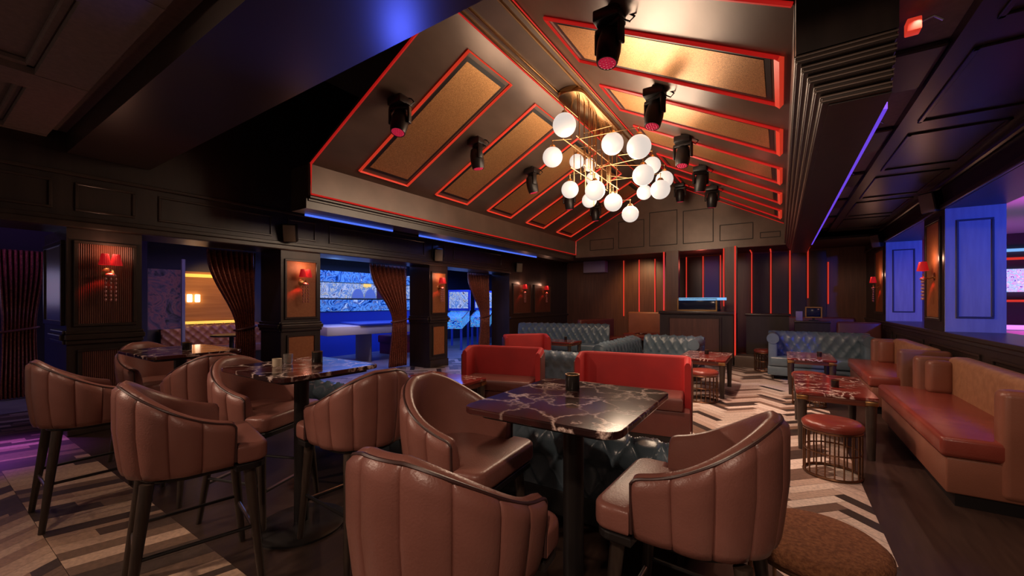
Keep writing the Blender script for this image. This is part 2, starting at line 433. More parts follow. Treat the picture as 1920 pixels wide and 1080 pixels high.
struct(fr, 'trim_2', m_wall2)
for n, (y0, y1, m2) in enumerate(((1.0, 1.6, m_flute), (3.18, 3.8, m_amber), (6.25, 6.81, m_amber))):
    p = struct(B().box(XW-.6, XW, y0, y1, 0, 2.18), 'wall_left', m_wall)
    h = B()
    h.box(XW, XW+.06, y0-.02, y1+.02, 1.0, 1.06, .012).box(XW, XW+.035, y0-.01, y1+.01, .955, 1.0, .01).box(XW, XW+.03, y0-.01, y1+.01, 1.06, 1.09, .008)
    h.box(XW, XW+.03, y0, y1, 0, .16, .008)
    h.box(XW-.6, XW, y0-.05, y0, 1.0, 1.06, .012).box(XW-.6, XW, y0-.03, y0, .955, 1.0, .01).box(XW-.6, XW, y0-.03, y0, 1.06, 1.1, .01)
    frame_x(h, XW, y0+.05, y1-.05, 1.14, 2.05, .03, .022)
    frame_x(h, XW, y0+.08, y1-.08, .24, .90, .03, .02)
    h.build('moulding', m_wall2, p, False)
    if m2 is m_flute:
        fluted(y0+.08, y1-.08, 1.17, 2.02, XW+.002, 26).build('fluted_panel', m2, p)
        fluted(y0+.11, y1-.11, .27, .87, XW+.002, 24).build('fluted_panel', m2, p)
    else:
        B().box(XW, XW+.006, y0+.08, y1-.08, 1.17, 2.02).build('fabric_panel', m2, p)
        B().box(XW, XW+.006, y0+.11, y1-.11, .27, .87).build('fabric_panel', m2, p)
# glossy pilaster on the near side of the first pier
pl = B().box(XW-1.1, XW-.6, 1.0, 1.6, 0, 2.18)
pil = struct(pl, 'wall_left', m_wall)
g = B(); frame_y(g, 1.0, XW-.98, XW-.08, 1.15, 2.05, .05, -.03); g.build('moulding', m_wall2, pil, False)
B().box(XW-.93, XW-.13, .985, 1.0, 1.2, 2.0).build('mirror_panel', mat('smoky_mirror', (.5, .46, .4), .3, 1), pil)
# end wall panels beyond the last opening
g = B()
frame_x(g, XW, 9.46, 10.44, 1.06, 1.92, .03, .02); frame_x(g, XW, 10.63, 11.68, 1.06, 1.92, .03, .02)
g.box(XW, XW+.05, 9.29, 13, .95, 1.0, .01)
g.build('moulding', m_wall2, wl, False)
B().box(XW, XW+.006, 9.49, 10.41, 1.09, 1.89).build('fabric_panel', m_flute, wl)
B().box(XW, XW+.006, 10.66, 11.65, 1.09, 1.89).build('fabric_panel', m_flute, wl)

# beam and foyer ceiling
struct(B().box(-6.2, 3.0, 1.0, 1.67, 2.95, 5.0), 'ceiling', m_soffit)
fc = B().box(-8.5, 3.0, -3.0, 1.0, 3.16, 3.2)
struct(fc, 'ceiling', m_ceil)
g = B()
for x in (-6.3, -4.75, -3.1, -1.45, .2, 1.85): g.box(x-.16, x+.16, -3.0, .86, 3.07, 3.16)
for y in (-2.2, -.75, .72): g.box(-8.5, 3.0, y-.14, y+.14, 3.074, 3.155)
for x0, x1 in ((-8.3, -6.46), (-6.14, -4.91), (-4.59, -3.26), (-2.94, -1.61), (-1.29, .04)):
    for y0, y1 in ((-2.06, -.89), (-.61, .58)):
        g.box(x0, x1, y0, y0+.05, 3.115, 3.16, .01, 1).box(x0, x1, y1-.05, y1, 3.115, 3.16, .01, 1).box(x0, x0+.05, y0, y1, 3.115, 3.16, .01, 1).box(x1-.05, x1, y0, y1, 3.115, 3.16, .01, 1)
struct(g, 'trim_3', m_ceil)
# black hall void above the canopy
struct(B().box(-6.8, 3.0, 1.67, 13, 5.0, 5.05), 'ceiling', m_void)
# right aisle ceiling
struct(B().box(.49, 3.0, 1.67, 13, 2.97, 3.0), 'ceiling', m_ceil)
g = B()
for y in (2.2, 3.75, 5.2, 6.7, 8.2, 9.7, 11.2): g.box(.49, .84, y-.3, y+.3, 2.93, 2.97, .01, 1)
g.box(.84, 1.72, 1.67, 13, 2.90, 2.97)
struct(g, 'trim_4', m_soffit)
g = B()
for y in (2.0, 3.5, 5.0, 6.5, 8.0, 9.5):
    for (a, b_, c, d) in ((.95, .98, y, y+1.2), (1.55, 1.58, y, y+1.2), (.95, 1.58, y, y+.03), (.95, 1.58, y+1.17, y+1.2)): g.box(a, b_, c, d, 2.885, 2.9, .004, 1)
struct(g, 'trim_5', m_wall2)

# canopy: two slopes, ridge, gable, boxed eaves
sl = math.atan2(ZR-ZE, XrL-XL_)
def slab(xa, za, xb, zb, name):
    b = B(); th = .06
    for (y0, y1) in ((YF, YB),):
        P = [(xa, za), (xb, zb), (xb, zb+th), (xa, za+th)]
        lo = [b.bm.verts.new((x, y0, z)) for x, z in P]; hi = [b.bm.verts.new((x, y1, z)) for x, z in P]
        b.bm.faces.new(lo); b.bm.faces.new(hi[::-1])
        for i in range(4): b.bm.faces.new((lo[i], lo[(i+1) % 4], hi[(i+1) % 4], hi[i]))
    return struct(b, name, m_slope)
slab(XL_, ZE, XrL, ZR, 'ceiling'); slab(XRt, ZE, XrR, ZR, 'ceiling')
g = B().box(XrL-.02, XrR+.02, YF, YB, ZR-.03, ZR+.05)
rid = struct(g, 'trim_6', m_fascia)
g = B()
for x in (XrL-.03, XrL+.06, XrR-.06, XrR+.03): g.box(x-.014, x+.014, YF, YB, ZR-.055, ZR-.02, .006, 1)
g.build('bead', m_brass, rid)
B().tube([(XrL-.055, YF, ZR-.045), (XrL-.055, YB, ZR-.045)], .011, 6).build('red_light_line', m_neondim, rid)
B().tube([(XrR+.055, YF, ZR-.045), (XrR+.055, YB, ZR-.045)], .008, 6).build('red_light_line', m_neondim, rid)
gb = B(); pts = [(XL_, ZE-.05), (XL_, 2.685), (XRt+.4, 2.685), (XRt+.4, ZE), (XRt, ZE), (XrR, ZR), (XrL, ZR), (XL_, ZE)]
lo = [gb.bm.verts.new((x, YB, z)) for x, z in pts]; hi = [gb.bm.verts.new((x, YB+.12, z)) for x, z in pts]
gb.bm.faces.new(lo); gb.bm.faces.new(hi[::-1])
for i in range(len(pts)): gb.bm.faces.new((lo[i], lo[(i+1) % len(pts)], hi[(i+1) % len(pts)], hi[i]))
ga = struct(gb, 'wall_back', m_fascia)
g = B()
mrec = mat('gable_groove', (.012, .009, .008), .5)
for k, cx in enumerate((-4.2, -3.37, -2.54, -1.71, -.88, -.2)):
    hw = .35 if k < 5 else .2
    tl = min(ZE+(cx-hw-XL_)*.518, ZE+(XRt-cx+hw)*.53, 4.1)-.22; tr_ = min(ZE+(cx+hw-XL_)*.518, ZE+(XRt-cx-hw)*.53, 4.1)-.22
    zt = min(tl, tr_, 3.75)
    if zt < 3.0: zt = 3.0
    frame_y(g, YB, cx-hw, cx+hw, 2.86, zt, .018, -.012)
g.build('panel_moulding', mrec, ga, False)
# fascias and stepped cornices under each eave
g = B().box(XL_-.06, XL_, YF, YB, ZB, ZE+.03)
fa = struct(g, 'trim_7', m_fascia)
g = B().box(XL_-.42, XL_-.06, YF-.02, YB, 2.6, ZE)
for i in range(5): g.box(XL_-.42, XL_-.01-.034*i, YF-.0+.0*i, YB, ZB-.032*(i+1), ZB-.032*i, .006, 1)
struct(g, 'trim_8', m_wall2)
g = B().tube([(XL_+.015, YF, ZE-.01), (XL_+.015, YF, ZB+.012), (XL_+.015, YB, ZB+.012), (XL_+.015, YB, ZE)], .012, 6)
g.build('red_light_line', m_neondim, fa)
g = B().tube([(XL_+.02, YF-.005, ZE-.0), (XrL, YF-.005, ZR-.03)], .016, 6)
g.build('rake_light_line', m_neondim, fa)
g = B().tube([(XrR, YF-.005, ZR-.03), (XRt-.01, YF-.005, ZE-.0)], .016, 6)
g.build('rake_light_line', m_neondim, fa)
g = B().tube([(XL_+.01, YB-.02, ZE), (XrL, YB-.02, ZR-.03)], .009, 6); g.build('rake_light_line', m_neondim, fa)
g = B().tube([(XrR, YB-.02, ZR-.03), (XRt-.01, YB-.02, ZE)], .009, 6); g.build('rake_light_line', m_neondim, fa)
g = B().box(XRt+.16, .49, 2.9, YB+.3, 2.505, 3.0).box(XRt, XRt+.05, YF, YB, ZB, ZE+.03).box(.07, .49, 2.74, 2.95, ZB, 5.0)
struct(g, 'trim_9', m_wall)
g = B()
for i in range(5):
    z = ZB-.05*i
    g.box(XRt+.006+.03*i, .488, 2.745+.032*i, YB+.2, z-.05, z-.001, .008, 2)
co = struct(g, 'trim_10', m_wall2)
g = B()
for i in range(5):
    z = ZB-.05*i; x = XRt+.004+.03*i; y = 2.743+.032*i
    for dz in (-.012, -.036): g.tube([(.488, y, z+dz), (x, y, z+dz), (x, YB, z+dz)], .006, 6)
g.build('bead', m_fascia, co)
bl = B().box(XL_-.43, XL_-.405, 3.1, 4.6, 2.575, 2.60).box(XL_-.43, XL_-.405, 5.2, 9.4, 2.575, 2.60)
tag(bl.build('blue_cove_light', m_blueled), 'blue light strip glowing under the left eave cornice of the canopy', 'cove light')
bl = B().box(.491, .522, 3.2, 10.0, 2.53, 2.57)
tag(bl.build('purple_cove_light', m_purpled), 'purple light strip along the dark eave above the right aisle', 'cove light')
light('AREA', (XL_-.42, 6.5, 2.56), 2.5, BLUE, .05, (XL_-.6, 6.5, 0), sy=6)
light('SPOT', (-2.6, 2.3, 2.2), 40, (.08, .12, 1), .1, (-2.2, 1.35, 2.95), 95, 1)
light('SPOT', (-4.8, 1.9, 1.95), 3, RED, .1, (-5.2, 1.3, 2.95), 80, 1)

# roof panels with glowing frames
def roof_panel(side, y0, y1, label):
    th = thing('roof_panel', label, 'ceiling panel', group='gold roof panels framed in red light')
    if side < 0:
        f = lambda x, o: ZE+(x-XL_)*(ZR-ZE)/(XrL-XL_)-o
        x0, x1 = -4.86, -2.92
    else:
        f = lambda x, o: ZE+(x-XRt)*(ZR-ZE)/(XrR-XRt)-o
        x0, x1 = -.01, -1.96
    P = [(x0, y0), (x1, y0), (x1, y1), (x0, y1)]
    yc = (y0+y1)/2; th.location = (0, 0, 0)
    sg = 1 if side < 0 else -1
    if side < 0: B().tube([(x, y, f(x, .014)) for x, y in P], .022, 4, True).build('neon_frame', m_neon, th, False)
    else:
        B().tube([(x, y, f(x, .014)) for x, y in (P[0], P[1], P[2], P[3])], .018, 4).build('neon_frame', m_neondim, th, False)  # weaker emission here stands in for a recessed tube seen edge-on
        B().tube([(x, y, f(x, .014)) for x, y in (P[3], P[0])], .034, 4).build('neon_end_bar', m_neon, th, False)
    i1, i2 = x0+.055*sg, x1-.055*sg
    B().poly([(i1, y0+.05, f(i1, .004)), (i2, y0+.05, f(i2, .004)), (i2, y1-.05, f(i2, .004)), (i1, y1-.05, f(i1, .004))]).build('backing', m_black, th, False)
    i1, i2 = x0+.1*sg, x1-.1*sg
    B().poly([(i1, y0+.09, f(i1, .008)), (i2, y0+.09, f(i2, .008)), (i2, y1-.09, f(i2, .008)), (i1, y1-.09, f(i1, .008))]).build('gold_inset', m_gold, th, False)
    return th
PY = [(3.56, 4.42), (5.05, 5.87), (6.5, 7.33), (7.98, 8.8), (9.5, 10.35)]
ORD = ['nearest the viewer', 'second from the viewer', 'third from the viewer, in the middle', 'fourth from the viewer', 'farthest, next to the gable wall']
for i, (a, b_) in enumerate(PY):
    roof_panel(-1, a, b_, 'gold panel in red neon frame on left roof slope, '+ORD[i])
    roof_panel(1, a, b_, 'gold panel in red neon frame on right roof slope, '+ORD[i])

# right wall: dado, header, piers
w = B().box(XR, XR+.52, -2.5, 13, 0, .98).box(XR, XR+.52, -2.5, 13, 2.57, 5.0).box(XR, XR+.52, 11.9, 13, .98, 2.57)
struct(w, 'wall_right', m_wall)
g = B().box(XR-.04, XR+.56, -2.5, 13, .98, 1.03, .012).box(XR-.02, XR, -2.5, 13, .93, .98, .01)
g.box(XR-.04, XR, -2.5, 13, 2.57, 2.63, .012).box(XR-.06, XR, -2.5, 13, 2.84, 2.97, .03)
for y in range(-2, 12, 2): frame_x(g, XR, y+.15, y+1.85, .2, .86, .03, -.02)
struct(g, 'trim_11', m_wall2)
for n, (y0, y1) in enumerate(((7.3, 8.15), (10.76, 11.85))):
    p = struct(B().box(XR, XR+.52, y0, y1, 1.03, 2.57), 'wall_right', m_wall)
    B().box(XR+.005, XR+.52, y0-.02, y0, 1.03, 2.57).build('blue_lit_reveal', m_bluepanel, p, False)
    g = B(); frame_y(g, y0-.02, XR+.1, XR+.42, 1.2, 2.42, .022, -.015); g.build('reveal_moulding', m_arc_wall, p, False)
    B().box(XR-.006, XR, y0+.15, y1-.15, 1.2, 2.45).build('fabric_panel', m_amber, p)
    g = B(); frame_x(g, XR, y0+.1, y1-.1, 1.15, 2.5, .04, -.02); g.build('moulding', m_wall2, p, False)

# back wall behind the canopy
w = B().box(-6.8, 3.0, 12.9, 13.0, 0, 5.0)
bw = struct(w, 'wall_back', m_bronzewood)
struct(B().box(-6.2, 2.4, YB+.12, 12.9, 2.75, 2.8), 'ceiling', m_void)

# arcade rooms behind the left wall
struct(B().box(-10.6, -10.5, -2.5, 13, 0, 3), 'wall_arcade', m_arc_wall)
struct(B().box(-10.5, -6.8, 13.0, 13.1, 0, 3), 'wall_arcade', m_arc_wall)
struct(B().box(-10.5, -6.8, -2.5, 13, 2.62, 2.66), 'ceiling', m_arc_ceil)
struct(B().box(-10.5, -9.4, 2.42, 2.5, 0, 2.62), 'wall_arcade', m_arc_wall)
struct(B().box(6.2, 6.3, 0, 16, 0, 3.2), 'wall_right', m_arc_wall)
struct(B().box(2.24, 6.2, 13.5, 13.6, 0, 3.2), 'wall_back', m_arc_wall)
struct(B().box(2.24, 6.2, 0, 14, 2.9, 2.94), 'ceiling', m_arc_ceil)

# ================================================================== FURNITURE
# ---- bar stool, facing +Y
def smooth(t): t = max(0, min(1, t)); return t*t*(3-2*t)
def make_stool(label):
    th = thing('bar_stool', label, 'bar stool', group='barrel-back bar stools at the high tables')
    Ro, ya = .265, .15; semi = PI*Ro; tot = semi+2*ya; half = tot/2; NC = 9; cw = tot/NC
    def plan(s):
        if s < ya: return (-Ro, ya-s), (-1, 0)
        if s > ya+semi: return (Ro, s-ya-semi), (1, 0)
        a = PI+(s-ya)/Ro; return (Ro*math.cos(a), Ro*math.sin(a)), (math.cos(a), math.sin(a))
    def top(s):
        u = abs(s-half)/half
        return .83+.20*(.55*smooth(1-(u-.12)/.82)+.45*min(1, max(0, 1-(u-.12)/.86)))
    rows = []; tops = []
    SS = [(c+f)*cw for c in range(NC) for f in (0, .022, .06, .13, .26, .42, .58, .74, .87, .94, .978)]+[tot]; NS = len(SS)-1
    for i in range(NS+1):
        s = SS[i]; (x, y), (nx, ny) = plan(s); zt = top(s)
        e = min(s, tot-s)/.03; e = min(1, e); drop = .02*(1-math.sqrt(1-(1-e)**2))
        zt -= drop
        ch = abs(math.sin(PI*s/cw))**.42
        sec = []
        for n, z in ((.075, .598), (.03, .6), (.010, .612), (.002, .64), (.0, .70), (.0, .62+(zt-.62)*.5), (.0, zt-.06), (.003, zt-.03), (.012, zt-.008), (.026, zt), (.042, zt-.006), (.052, zt-.03), (.056, zt-.07), (.058, .66), (.06, .62)):
            k = 1 if .605 < z < zt-.012 and n < .011 else .3 if n < .012 else 0
            n2 = n+.022*(1-smooth((z-.6)/.25))-.017*ch*k
            sec.append((x-nx*n2, y-ny*n2, z))
        rows.append(sec); tops.append((x-nx*.006, y-ny*.006, zt-.013))
    b = B(); g = b.grid(rows)
    b.bm.faces.new(g[0]); b.bm.faces.new(g[-1][::-1])
    b.build('backrest', m_leather, th, True, 60)
    p = [(tops[0][0]+.004, tops[0][1]+.002, .63)]+[(t[0], t[1]+(.002 if i in (0, NS) else 0), t[2]) for i, t in enumerate(tops)]+[(tops[-1][0]-.004, tops[-1][1]+.002, .63)]
    B().tube(p, .0055, 6).build('piping', m_piping, th)
    out = [(.262, .158)]+arc(.202, .235, .06, 0, PI/2, 5)+arc(-.202, .235, .06, PI/2, PI, 5)+[(-.262, .158), (-.204, .154)]+[(.204*math.cos(PI+a*PI/16), .204*math.sin(PI+a*PI/16)) for a in range(1, 16)]+[(.204, .154)]
    B().prism(out, .612, .705, .022, 4).build('seat', m_leather, th, True, 50)
    B().prism([(x*.97, y*.97) for x, y in out], .578, .611, .006, 2).build('seat_frame', m_black, th, False)
    top_, bot = .575, 0
    L = [(-.20, .215, -.235, .265), (.20, .215, .235, .265), (-.175, -.165, -.225, -.235), (.175, -.165, .225, -.235)]
    for x, y, x2, y2 in L: B().rod((x, y, top_+.02), (x2, y2, 0), .027, .016, 14).build('leg', m_legwood, th)
    def at(l, z): x, y, x2, y2 = l; t = 1-z/top_; return (x+(x2-x)*t, y+(y2-y)*t, z)
    for a, c, z in ((0, 1, .24), (2, 3, .24), (0, 2, .28), (1, 3, .28)):
        pa, pc = at(L[a], z), at(L[c], z)
        r = B().rod(pa, pc, .009, n=8).build('foot_rail', m_black, th)
        if (a, c) in ((0, 1), (2, 3)):
            B().rod(Vector(pa).lerp(Vector(pc), .06)+Vector((0, 0, .008)), Vector(pc).lerp(Vector(pa), .06)+Vector((0, 0, .008)), .007, n=8).build('steel_cap', m_steel, r)
    return th
st = make_stool('nearest bar stool, back to the viewer, at the big marble table with the black cup')
ST = [((-.835, .91), 5, None),
      ((-.255, 1.60), 88, 'bar stool right of the nearest marble table, its seat pointing left'),
      ((-1.31, 1.52), -86, 'bar stool left of the nearest marble table, its inner seat and back showing'),
      ((-2.47, .82), -13, 'bar stool on the chevron boards before the middle high table, back to the viewer'),
      ((-2.06, 1.52), 85, 'bar stool with its back to the right side of the middle high table'),
      ((-2.93, 1.36), -70, 'bar stool left of the middle high table, its inside facing right'),
      ((-3.94, .74), -2, 'leftmost bar stool, standing on chevron boards in front of the fluted pier'),
      ((-3.62, 1.33), 82, 'bar stool with channelled back, right of the far left high table'),
      ((-4.74, 1.33), -75, 'bar stool beyond the far left high table, against the fluted pier')]
for (x, y), a, lab in ST:
    if lab is None: st.location = (x, y, 0); st.rotation_euler.z = R(a)
    else: dup(st, (x, y, 0), R(a), lab)

# ---- high tables
def make_high_table(label, hx, hy, loc, rz=0):
    th = thing('high_table', label, 'table', loc, rz, 'marble high tables')
    B().prism(rrect(hx, hy, .06), .975, 1.0, .005, 2).build('marble_top', m_marble, th, False)
    B().prism(rrect(hx-.05, hy-.05, .04), .955, .9748, 0).build('sub_top', m_black, th, False)
    B().rod((0, 0, .03), (0, 0, .955), .043, n=24).build('column', m_black, th)
    B().lathe([(0, .034), (.12, .033), (.24, .022), (.26, .012), (.26, 0), (0, 0)], 40).build('base', m_black, th)
    return th
make_high_table('nearest high table with rounded dark marble top on a black column', .31, .36, (-.72, 1.56, 0))
make_high_table('middle high table, marble top holding a glass and a dark cup', .36, .32, (-2.52, 1.42, 0))
make_high_table('far left high table, marble top in front of the fluted pier', .40, .31, (-4.2, 1.33, 0))
def cup(loc, label, h=.1, r=.034, group='black candle cups on the tables', wax=True):
    th = thing('candle_cup', label, 'candle cup', loc, 0, group)
    B().lathe([(0, 0), (r*.92, 0), (r, .004), (r, h), (r*.9, h), (r*.88, h-.03)], 28).build('cup', m_cup, th)
    B().lathe([(0, h-.03), (r*.87, h-.03), (r*.87, h-.035), (0, h-.035)], 20).build('wax', m_wax, th)
    B().lathe([(r*.9, h-.002), (r*1.02, h-.002), (r*1.02, h+.003), (r*.9, h+.003), (r*.9, h-.002)], 28).build('rim', m_brass, th)
    return th
cup((-.79, 1.70, 1.0), 'tall black candle cup on the nearest marble high table', .07, .032)
cup((-2.58, 1.56, 1.0), 'dark candle cup on the middle high table beside the glass', .07, .033)
cup((-4.15, 1.36, 1.0), 'dark candle cup on the far left high table', .062, .033)
gl = B().lathe([(0, .006), (.026, .006), (.029, .062), (.027, .062), (.024, .0), (0, 0)], 24).build('drinking_glass', m_glass)
gl.location = (-2.68, 1.42, 1.0); tag(gl, 'clear tumbler on the middle high table, left of the dark cup', 'glass')
gl = B().lathe([(0, .006), (.026, .006), (.027, .048), (.025, .048), (.024, .0), (0, 0)], 24).build('votive_glass', m_wax)
gl.location = (-2.62, 1.32, 1.0); tag(gl, 'small cream votive glass near the front edge of the middle high table', 'glass')

# ---- chesterfields
def sweep_tufted(prof, L, pu, pv, depth, res=.016, u0=0.):
    """closed profile (y,z) swept along x, with diamond tufting"""
    pts = [Vector(p) for p in prof]; n = len(pts); seg = [(pts[(i+1) % n]-pts[i]).length for i in range(n-1)]
    tot = sum(seg); nv = max(12, int(tot/res)); P = []
    for k in range(nv+1):
        d = tot*k/nv; i = 0
        while i < n-2 and d > seg[i]: d -= seg[i]; i += 1
        P.append(pts[i].lerp(pts[i+1], min(1, d/seg[i])))
    for _ in range(3): P = [P[0]]+[(P[i-1]+P[i]*2+P[i+1])/4 for i in range(1, nv)]+[P[-1]]
    nu = max(8, int(L/res)); rows = []
    for k in range(nv+1):
        t = (P[min(nv, k+1)]-P[max(0, k-1)]).normalized(); nrm = Vector((-t.y, t.x)); v = tot*k/nv
        row = []
        for j in range(nu+1):
            x = -L/2+L*j/nu; a = (x+u0)/pu+(v/pv); b = (x+u0)/pu-(v/pv)
            sa, sb = abs(math.sin(PI*a/1)), abs(math.sin(PI*b/1))
            h = 1-max(.30*math.exp(-(min(sa, sb)/.16)**2), math.exp(-(sa*sa+sb*sb)/.16))-.25*(1-min(1, (sa*sb)))
            h = max(0, h)
            edge = smooth(min(v, tot-v)/.05)*smooth(min(j, nu-j)*L/nu/.02+.15)
            d = -depth*(1-h)*edge
            q = P[k]+nrm*d; row.append((x, q.x, q.y))
        rows.append(row)
    return rows, P, tot
def make_chesterfield(label, L, loc, rz, group='petrol blue chesterfield sofas', hi=False, h=.62, arms=False, seat=True):
    """facing +Y local; back roll along x"""
    th = thing('chesterfield_sofa', label, 'sofa', loc, rz, group)
    d = h-.62
    prof = [(-.10, .24), (-.105, .36+d), (-.11, .44+d), (-.15, .49+d), (-.165, .555+d), (-.13, .61+d), (-.07, .625+d), (-.01, .61+d), (.03, .55+d), (.05, .46+d), (.08, .34)]
    prof = prof[::-1]
    rows, P, tot = sweep_tufted(prof, L, .165 if hi else .16, .27 if hi else .25, .036 if hi else .032, .011 if hi else .022)
    b = B(); g = b.grid(rows)
    b.bm.faces.new([r[0] for r in g]); b.bm.faces.new([r[-1] for r in g][::-1])
    b.build('tufted_back', m_blueleather, th, True, 70)
    if hi:
        nv = len(P)-1
        for iv in range(0, 9):
            v = iv*.27/2
            if v < .06 or v > tot-.06: continue
            k = int(round(v/tot*nv)); q = P[k]; t = (P[min(nv, k+1)]-P[max(0, k-1)]).normalized(); nr = Vector((-t.y, t.x)); q = q-nr*.02
            nx = int(L/.165)+2
            for j in range(-nx, nx+1):
                x = j*.165+(.0825 if iv % 2 else 0)
                if abs(x) > L/2-.05: continue
                if abs(x*0+q.y) < .3: continue
                B().sph((x, q.x, q.y), .011, 10).build('button', m_blueleather, th)
    B().box(-L/2, L/2, -.10, .60, .08, .24, .015).build('base', m_black if hi else m_blueleather, th)
    if seat: B().box(-L/2+.03, L/2-.03, .06, .62, .24, .42, .04, 3).build('seat_cushion', m_blueleather, th)
    for x in (-L/2+.08, L/2-.08):
        for y in (-.04, .54): B().rod((x, y, .08), (x, y, 0), .025, .018).build('foot', m_legwood, th)
    if arms:
        for sx in arms:
            b = B(); b.box(sx*(L/2-.08)-.07, sx*(L/2-.08)+.07, -.06, .6, .24, h-.09, .03, 3)
            b.rod((sx*(L/2-.08), -.06, h-.10), (sx*(L/2-.08), .61, h-.10), .095, n=24)
            b.build('rolled_arm', m_blueleather, th)
    return th
make_chesterfield('petrol blue tufted sofa back right behind the nearest marble high table', 1.46, (-1.10, 2.36, 0), 0, hi=True, h=.63)
make_chesterfield('petrol blue tufted sofa behind the middle high table, mostly hidden by stools', 1.3, (-3.35, 2.36, 0), 0, h=.63)
make_chesterfield('blue tufted sofa whose pale back rises right behind the two red banquettes', 1.75, (-2.15, 5.10, 0), 0, h=.72)
c2 = make_chesterfield('blue leather sofa with a long smooth roll running away beyond the red banquettes', 1.85, (-2.2, 6.72, 0), R(-90), h=.76)
make_chesterfield('short blue tufted sofa end in front of the DJ booth', 1.1, (-1.75, 8.35, 0), R(180), h=.74, arms=(-1,))
make_chesterfield('dark tufted sofa in the far left corner below the two red wall lamps', 2.3, (-4.55, 9.2, 0), R(182+12), h=.86)
make_chesterfield('blue tufted sofa across the right aisle facing the viewer', 1.5, (.55, 9.35, 0), R(180), h=.84, arms=(1, -1))

# ---- red velvet banquettes, facing -Y
def make_banquette(label, w, loc, rz):
    th = thing('velvet_banquette', label, 'banquette', loc, rz, 'red velvet banquettes with leather seats')
    h = w/2; r = .14; t = .075; zt = .83; yb = .28; yf = -.02
    def path(o):
        rr = max(.02, r-o)
        return [(-h+o, yf)]+arc(-h+r, yb-r, rr, PI, PI/2, 8)+arc(h-r, yb-r, rr, PI/2, 0, 8)+[(h-o, yf)]
    def shell(o0, o1, z0, z1, bev):
        A, Bp = path(o0), path(o1); rows = []
        n = len(A)
        for i in range(n):
            a, b_ = Vector(A[i]), Vector(Bp[i]); e = .05 if i in (0, n-1) else 0
            rows.append([(*a, z0), (*a, z1-bev-e), (*a.lerp(b_, .12), z1-bev*.3-e), (*a.lerp(b_, .35), z1-e*.9), (*a.lerp(b_, .65), z1-e*.9), (*a.lerp(b_, .88), z1-bev*.3-e), (*b_, z1-bev-e), (*b_, z0)])
        b = B(); g = b.grid(rows); b.bm.faces.new(g[0]); b.bm.faces.new(g[-1][::-1]); return b
    shell(.014, t, .10, zt, .03).build('backrest', m_red_velvet, th, True, 60)
    shell(0, .013, .08, zt-.05, .004).build('outer_shell', m_oxblood, th, True, 60)
    B().prism([(-h+.085, -.23), (h-.085, -.23), (h-.085, yb-.09), (-h+.085, yb-.09)], .335, .47, .03, 3).build('seat', m_oxblood, th, True, 50)
    B().box(-h+.02, h-.02, -.21, yb-.08, .08, .333, .012).build('seat_base', m_oxblood, th)
    B().box(-h+.05, h-.05, -.17, yb-.05, 0, .08).build('plinth', m_black, th, False)
    return th
make_banquette('right-hand red velvet banquette behind the nearest marble table', 1.22, (-1.34, 4.32, 0), R(9))
make_banquette('left-hand red velvet banquette behind the nearest marble table, lit pink at its left', 1.06, (-2.91, 4.16, 0), R(14))
make_banquette('small red velvet banquette behind the others, its orange-lit wing turned sideways', .85, (-3.68, 6.1, 0), R(48))

# ---- low tables
def make_low_table(label, hx, hy, loc, rz=0):
    th = thing('low_table', label, 'table', loc, rz, 'low red marble tables')
    B().prism(rrect(hx, hy, .03), .525, .555, .006, 2).build('marble_top', m_marblered, th, False)
    B().box(-hx+.02, hx-.02, -hy+.02, hy-.02, .47, .5248, .004).build('apron', m_redwood, th)
    for sx in (-1, 1):
        for sy in (-1, 1):
            x, y = sx*(hx-.05), sy*(hy-.05)
            B().rod((x, y, .49), (x, y, .0), .042, .03, 14).build('leg', m_legwood, th)
            B().box(x-.045, x+.045, y-.045, y+.045, .48, .522, .006).build('brass_corner', m_brass, th)
    return th
m_marblered = m_marble.copy(); m_marblered.name = 'red_veined_marble'
for n in m_marblered.node_tree.nodes:
    if n.type == 'MIX' and not n.inputs['A'].is_linked and n.data_type == 'RGBA': n.inputs['A'].default_value = (.2, .03, .022, 1)
    if n.type == 'VALTORGB' and len(n.color_ramp.elements) == 3: n.color_ramp.elements[2].color = (.1, .018, .015, 1)
m_redwood = mat('russet_stained_wood', (.13, .035, .02), .35, col2=(.17, .05, .03), nscale=5, stretch=(1, 6, 1))
LT = [('low red marble table beside the nearest cognac sofa at the right', .30, .62, (.42, 5.35, 0), 0),
      ('low red marble table of the right aisle in front of the blue sofa', .30, .5, (.38, 7.95, 0), 0),
      ('low marble table before the DJ booth, a cage stool at its end', .34, .55, (-1.0, 7.12, 0), 0),
      ('low marble table in front of the left-hand red banquette', .42, .3, (-3.15, 3.35, 0), 0),
      ('low table in front of the dark corner sofa', .45, .3, (-4.1, 8.05, 0), 0),
      ('small low table in the back left booth', .35, .3, (-2.9, 10.3, 0), 0)]
for a in LT: make_low_table(*a)
for (x, y, lab) in ((.45, 5.15, 'small black candle cup on the low table beside the long cognac sofa'), (.5, 7.9, 'small black candle cup on the second low table of the right aisle'), (-1.0, 7.25, 'small black candle cup on the low table in front of the DJ booth'), (-4.0, 8.25, 'small candle cup on the low table in the far left corner')):
    cup((x, y, .555), lab, .07, .032)

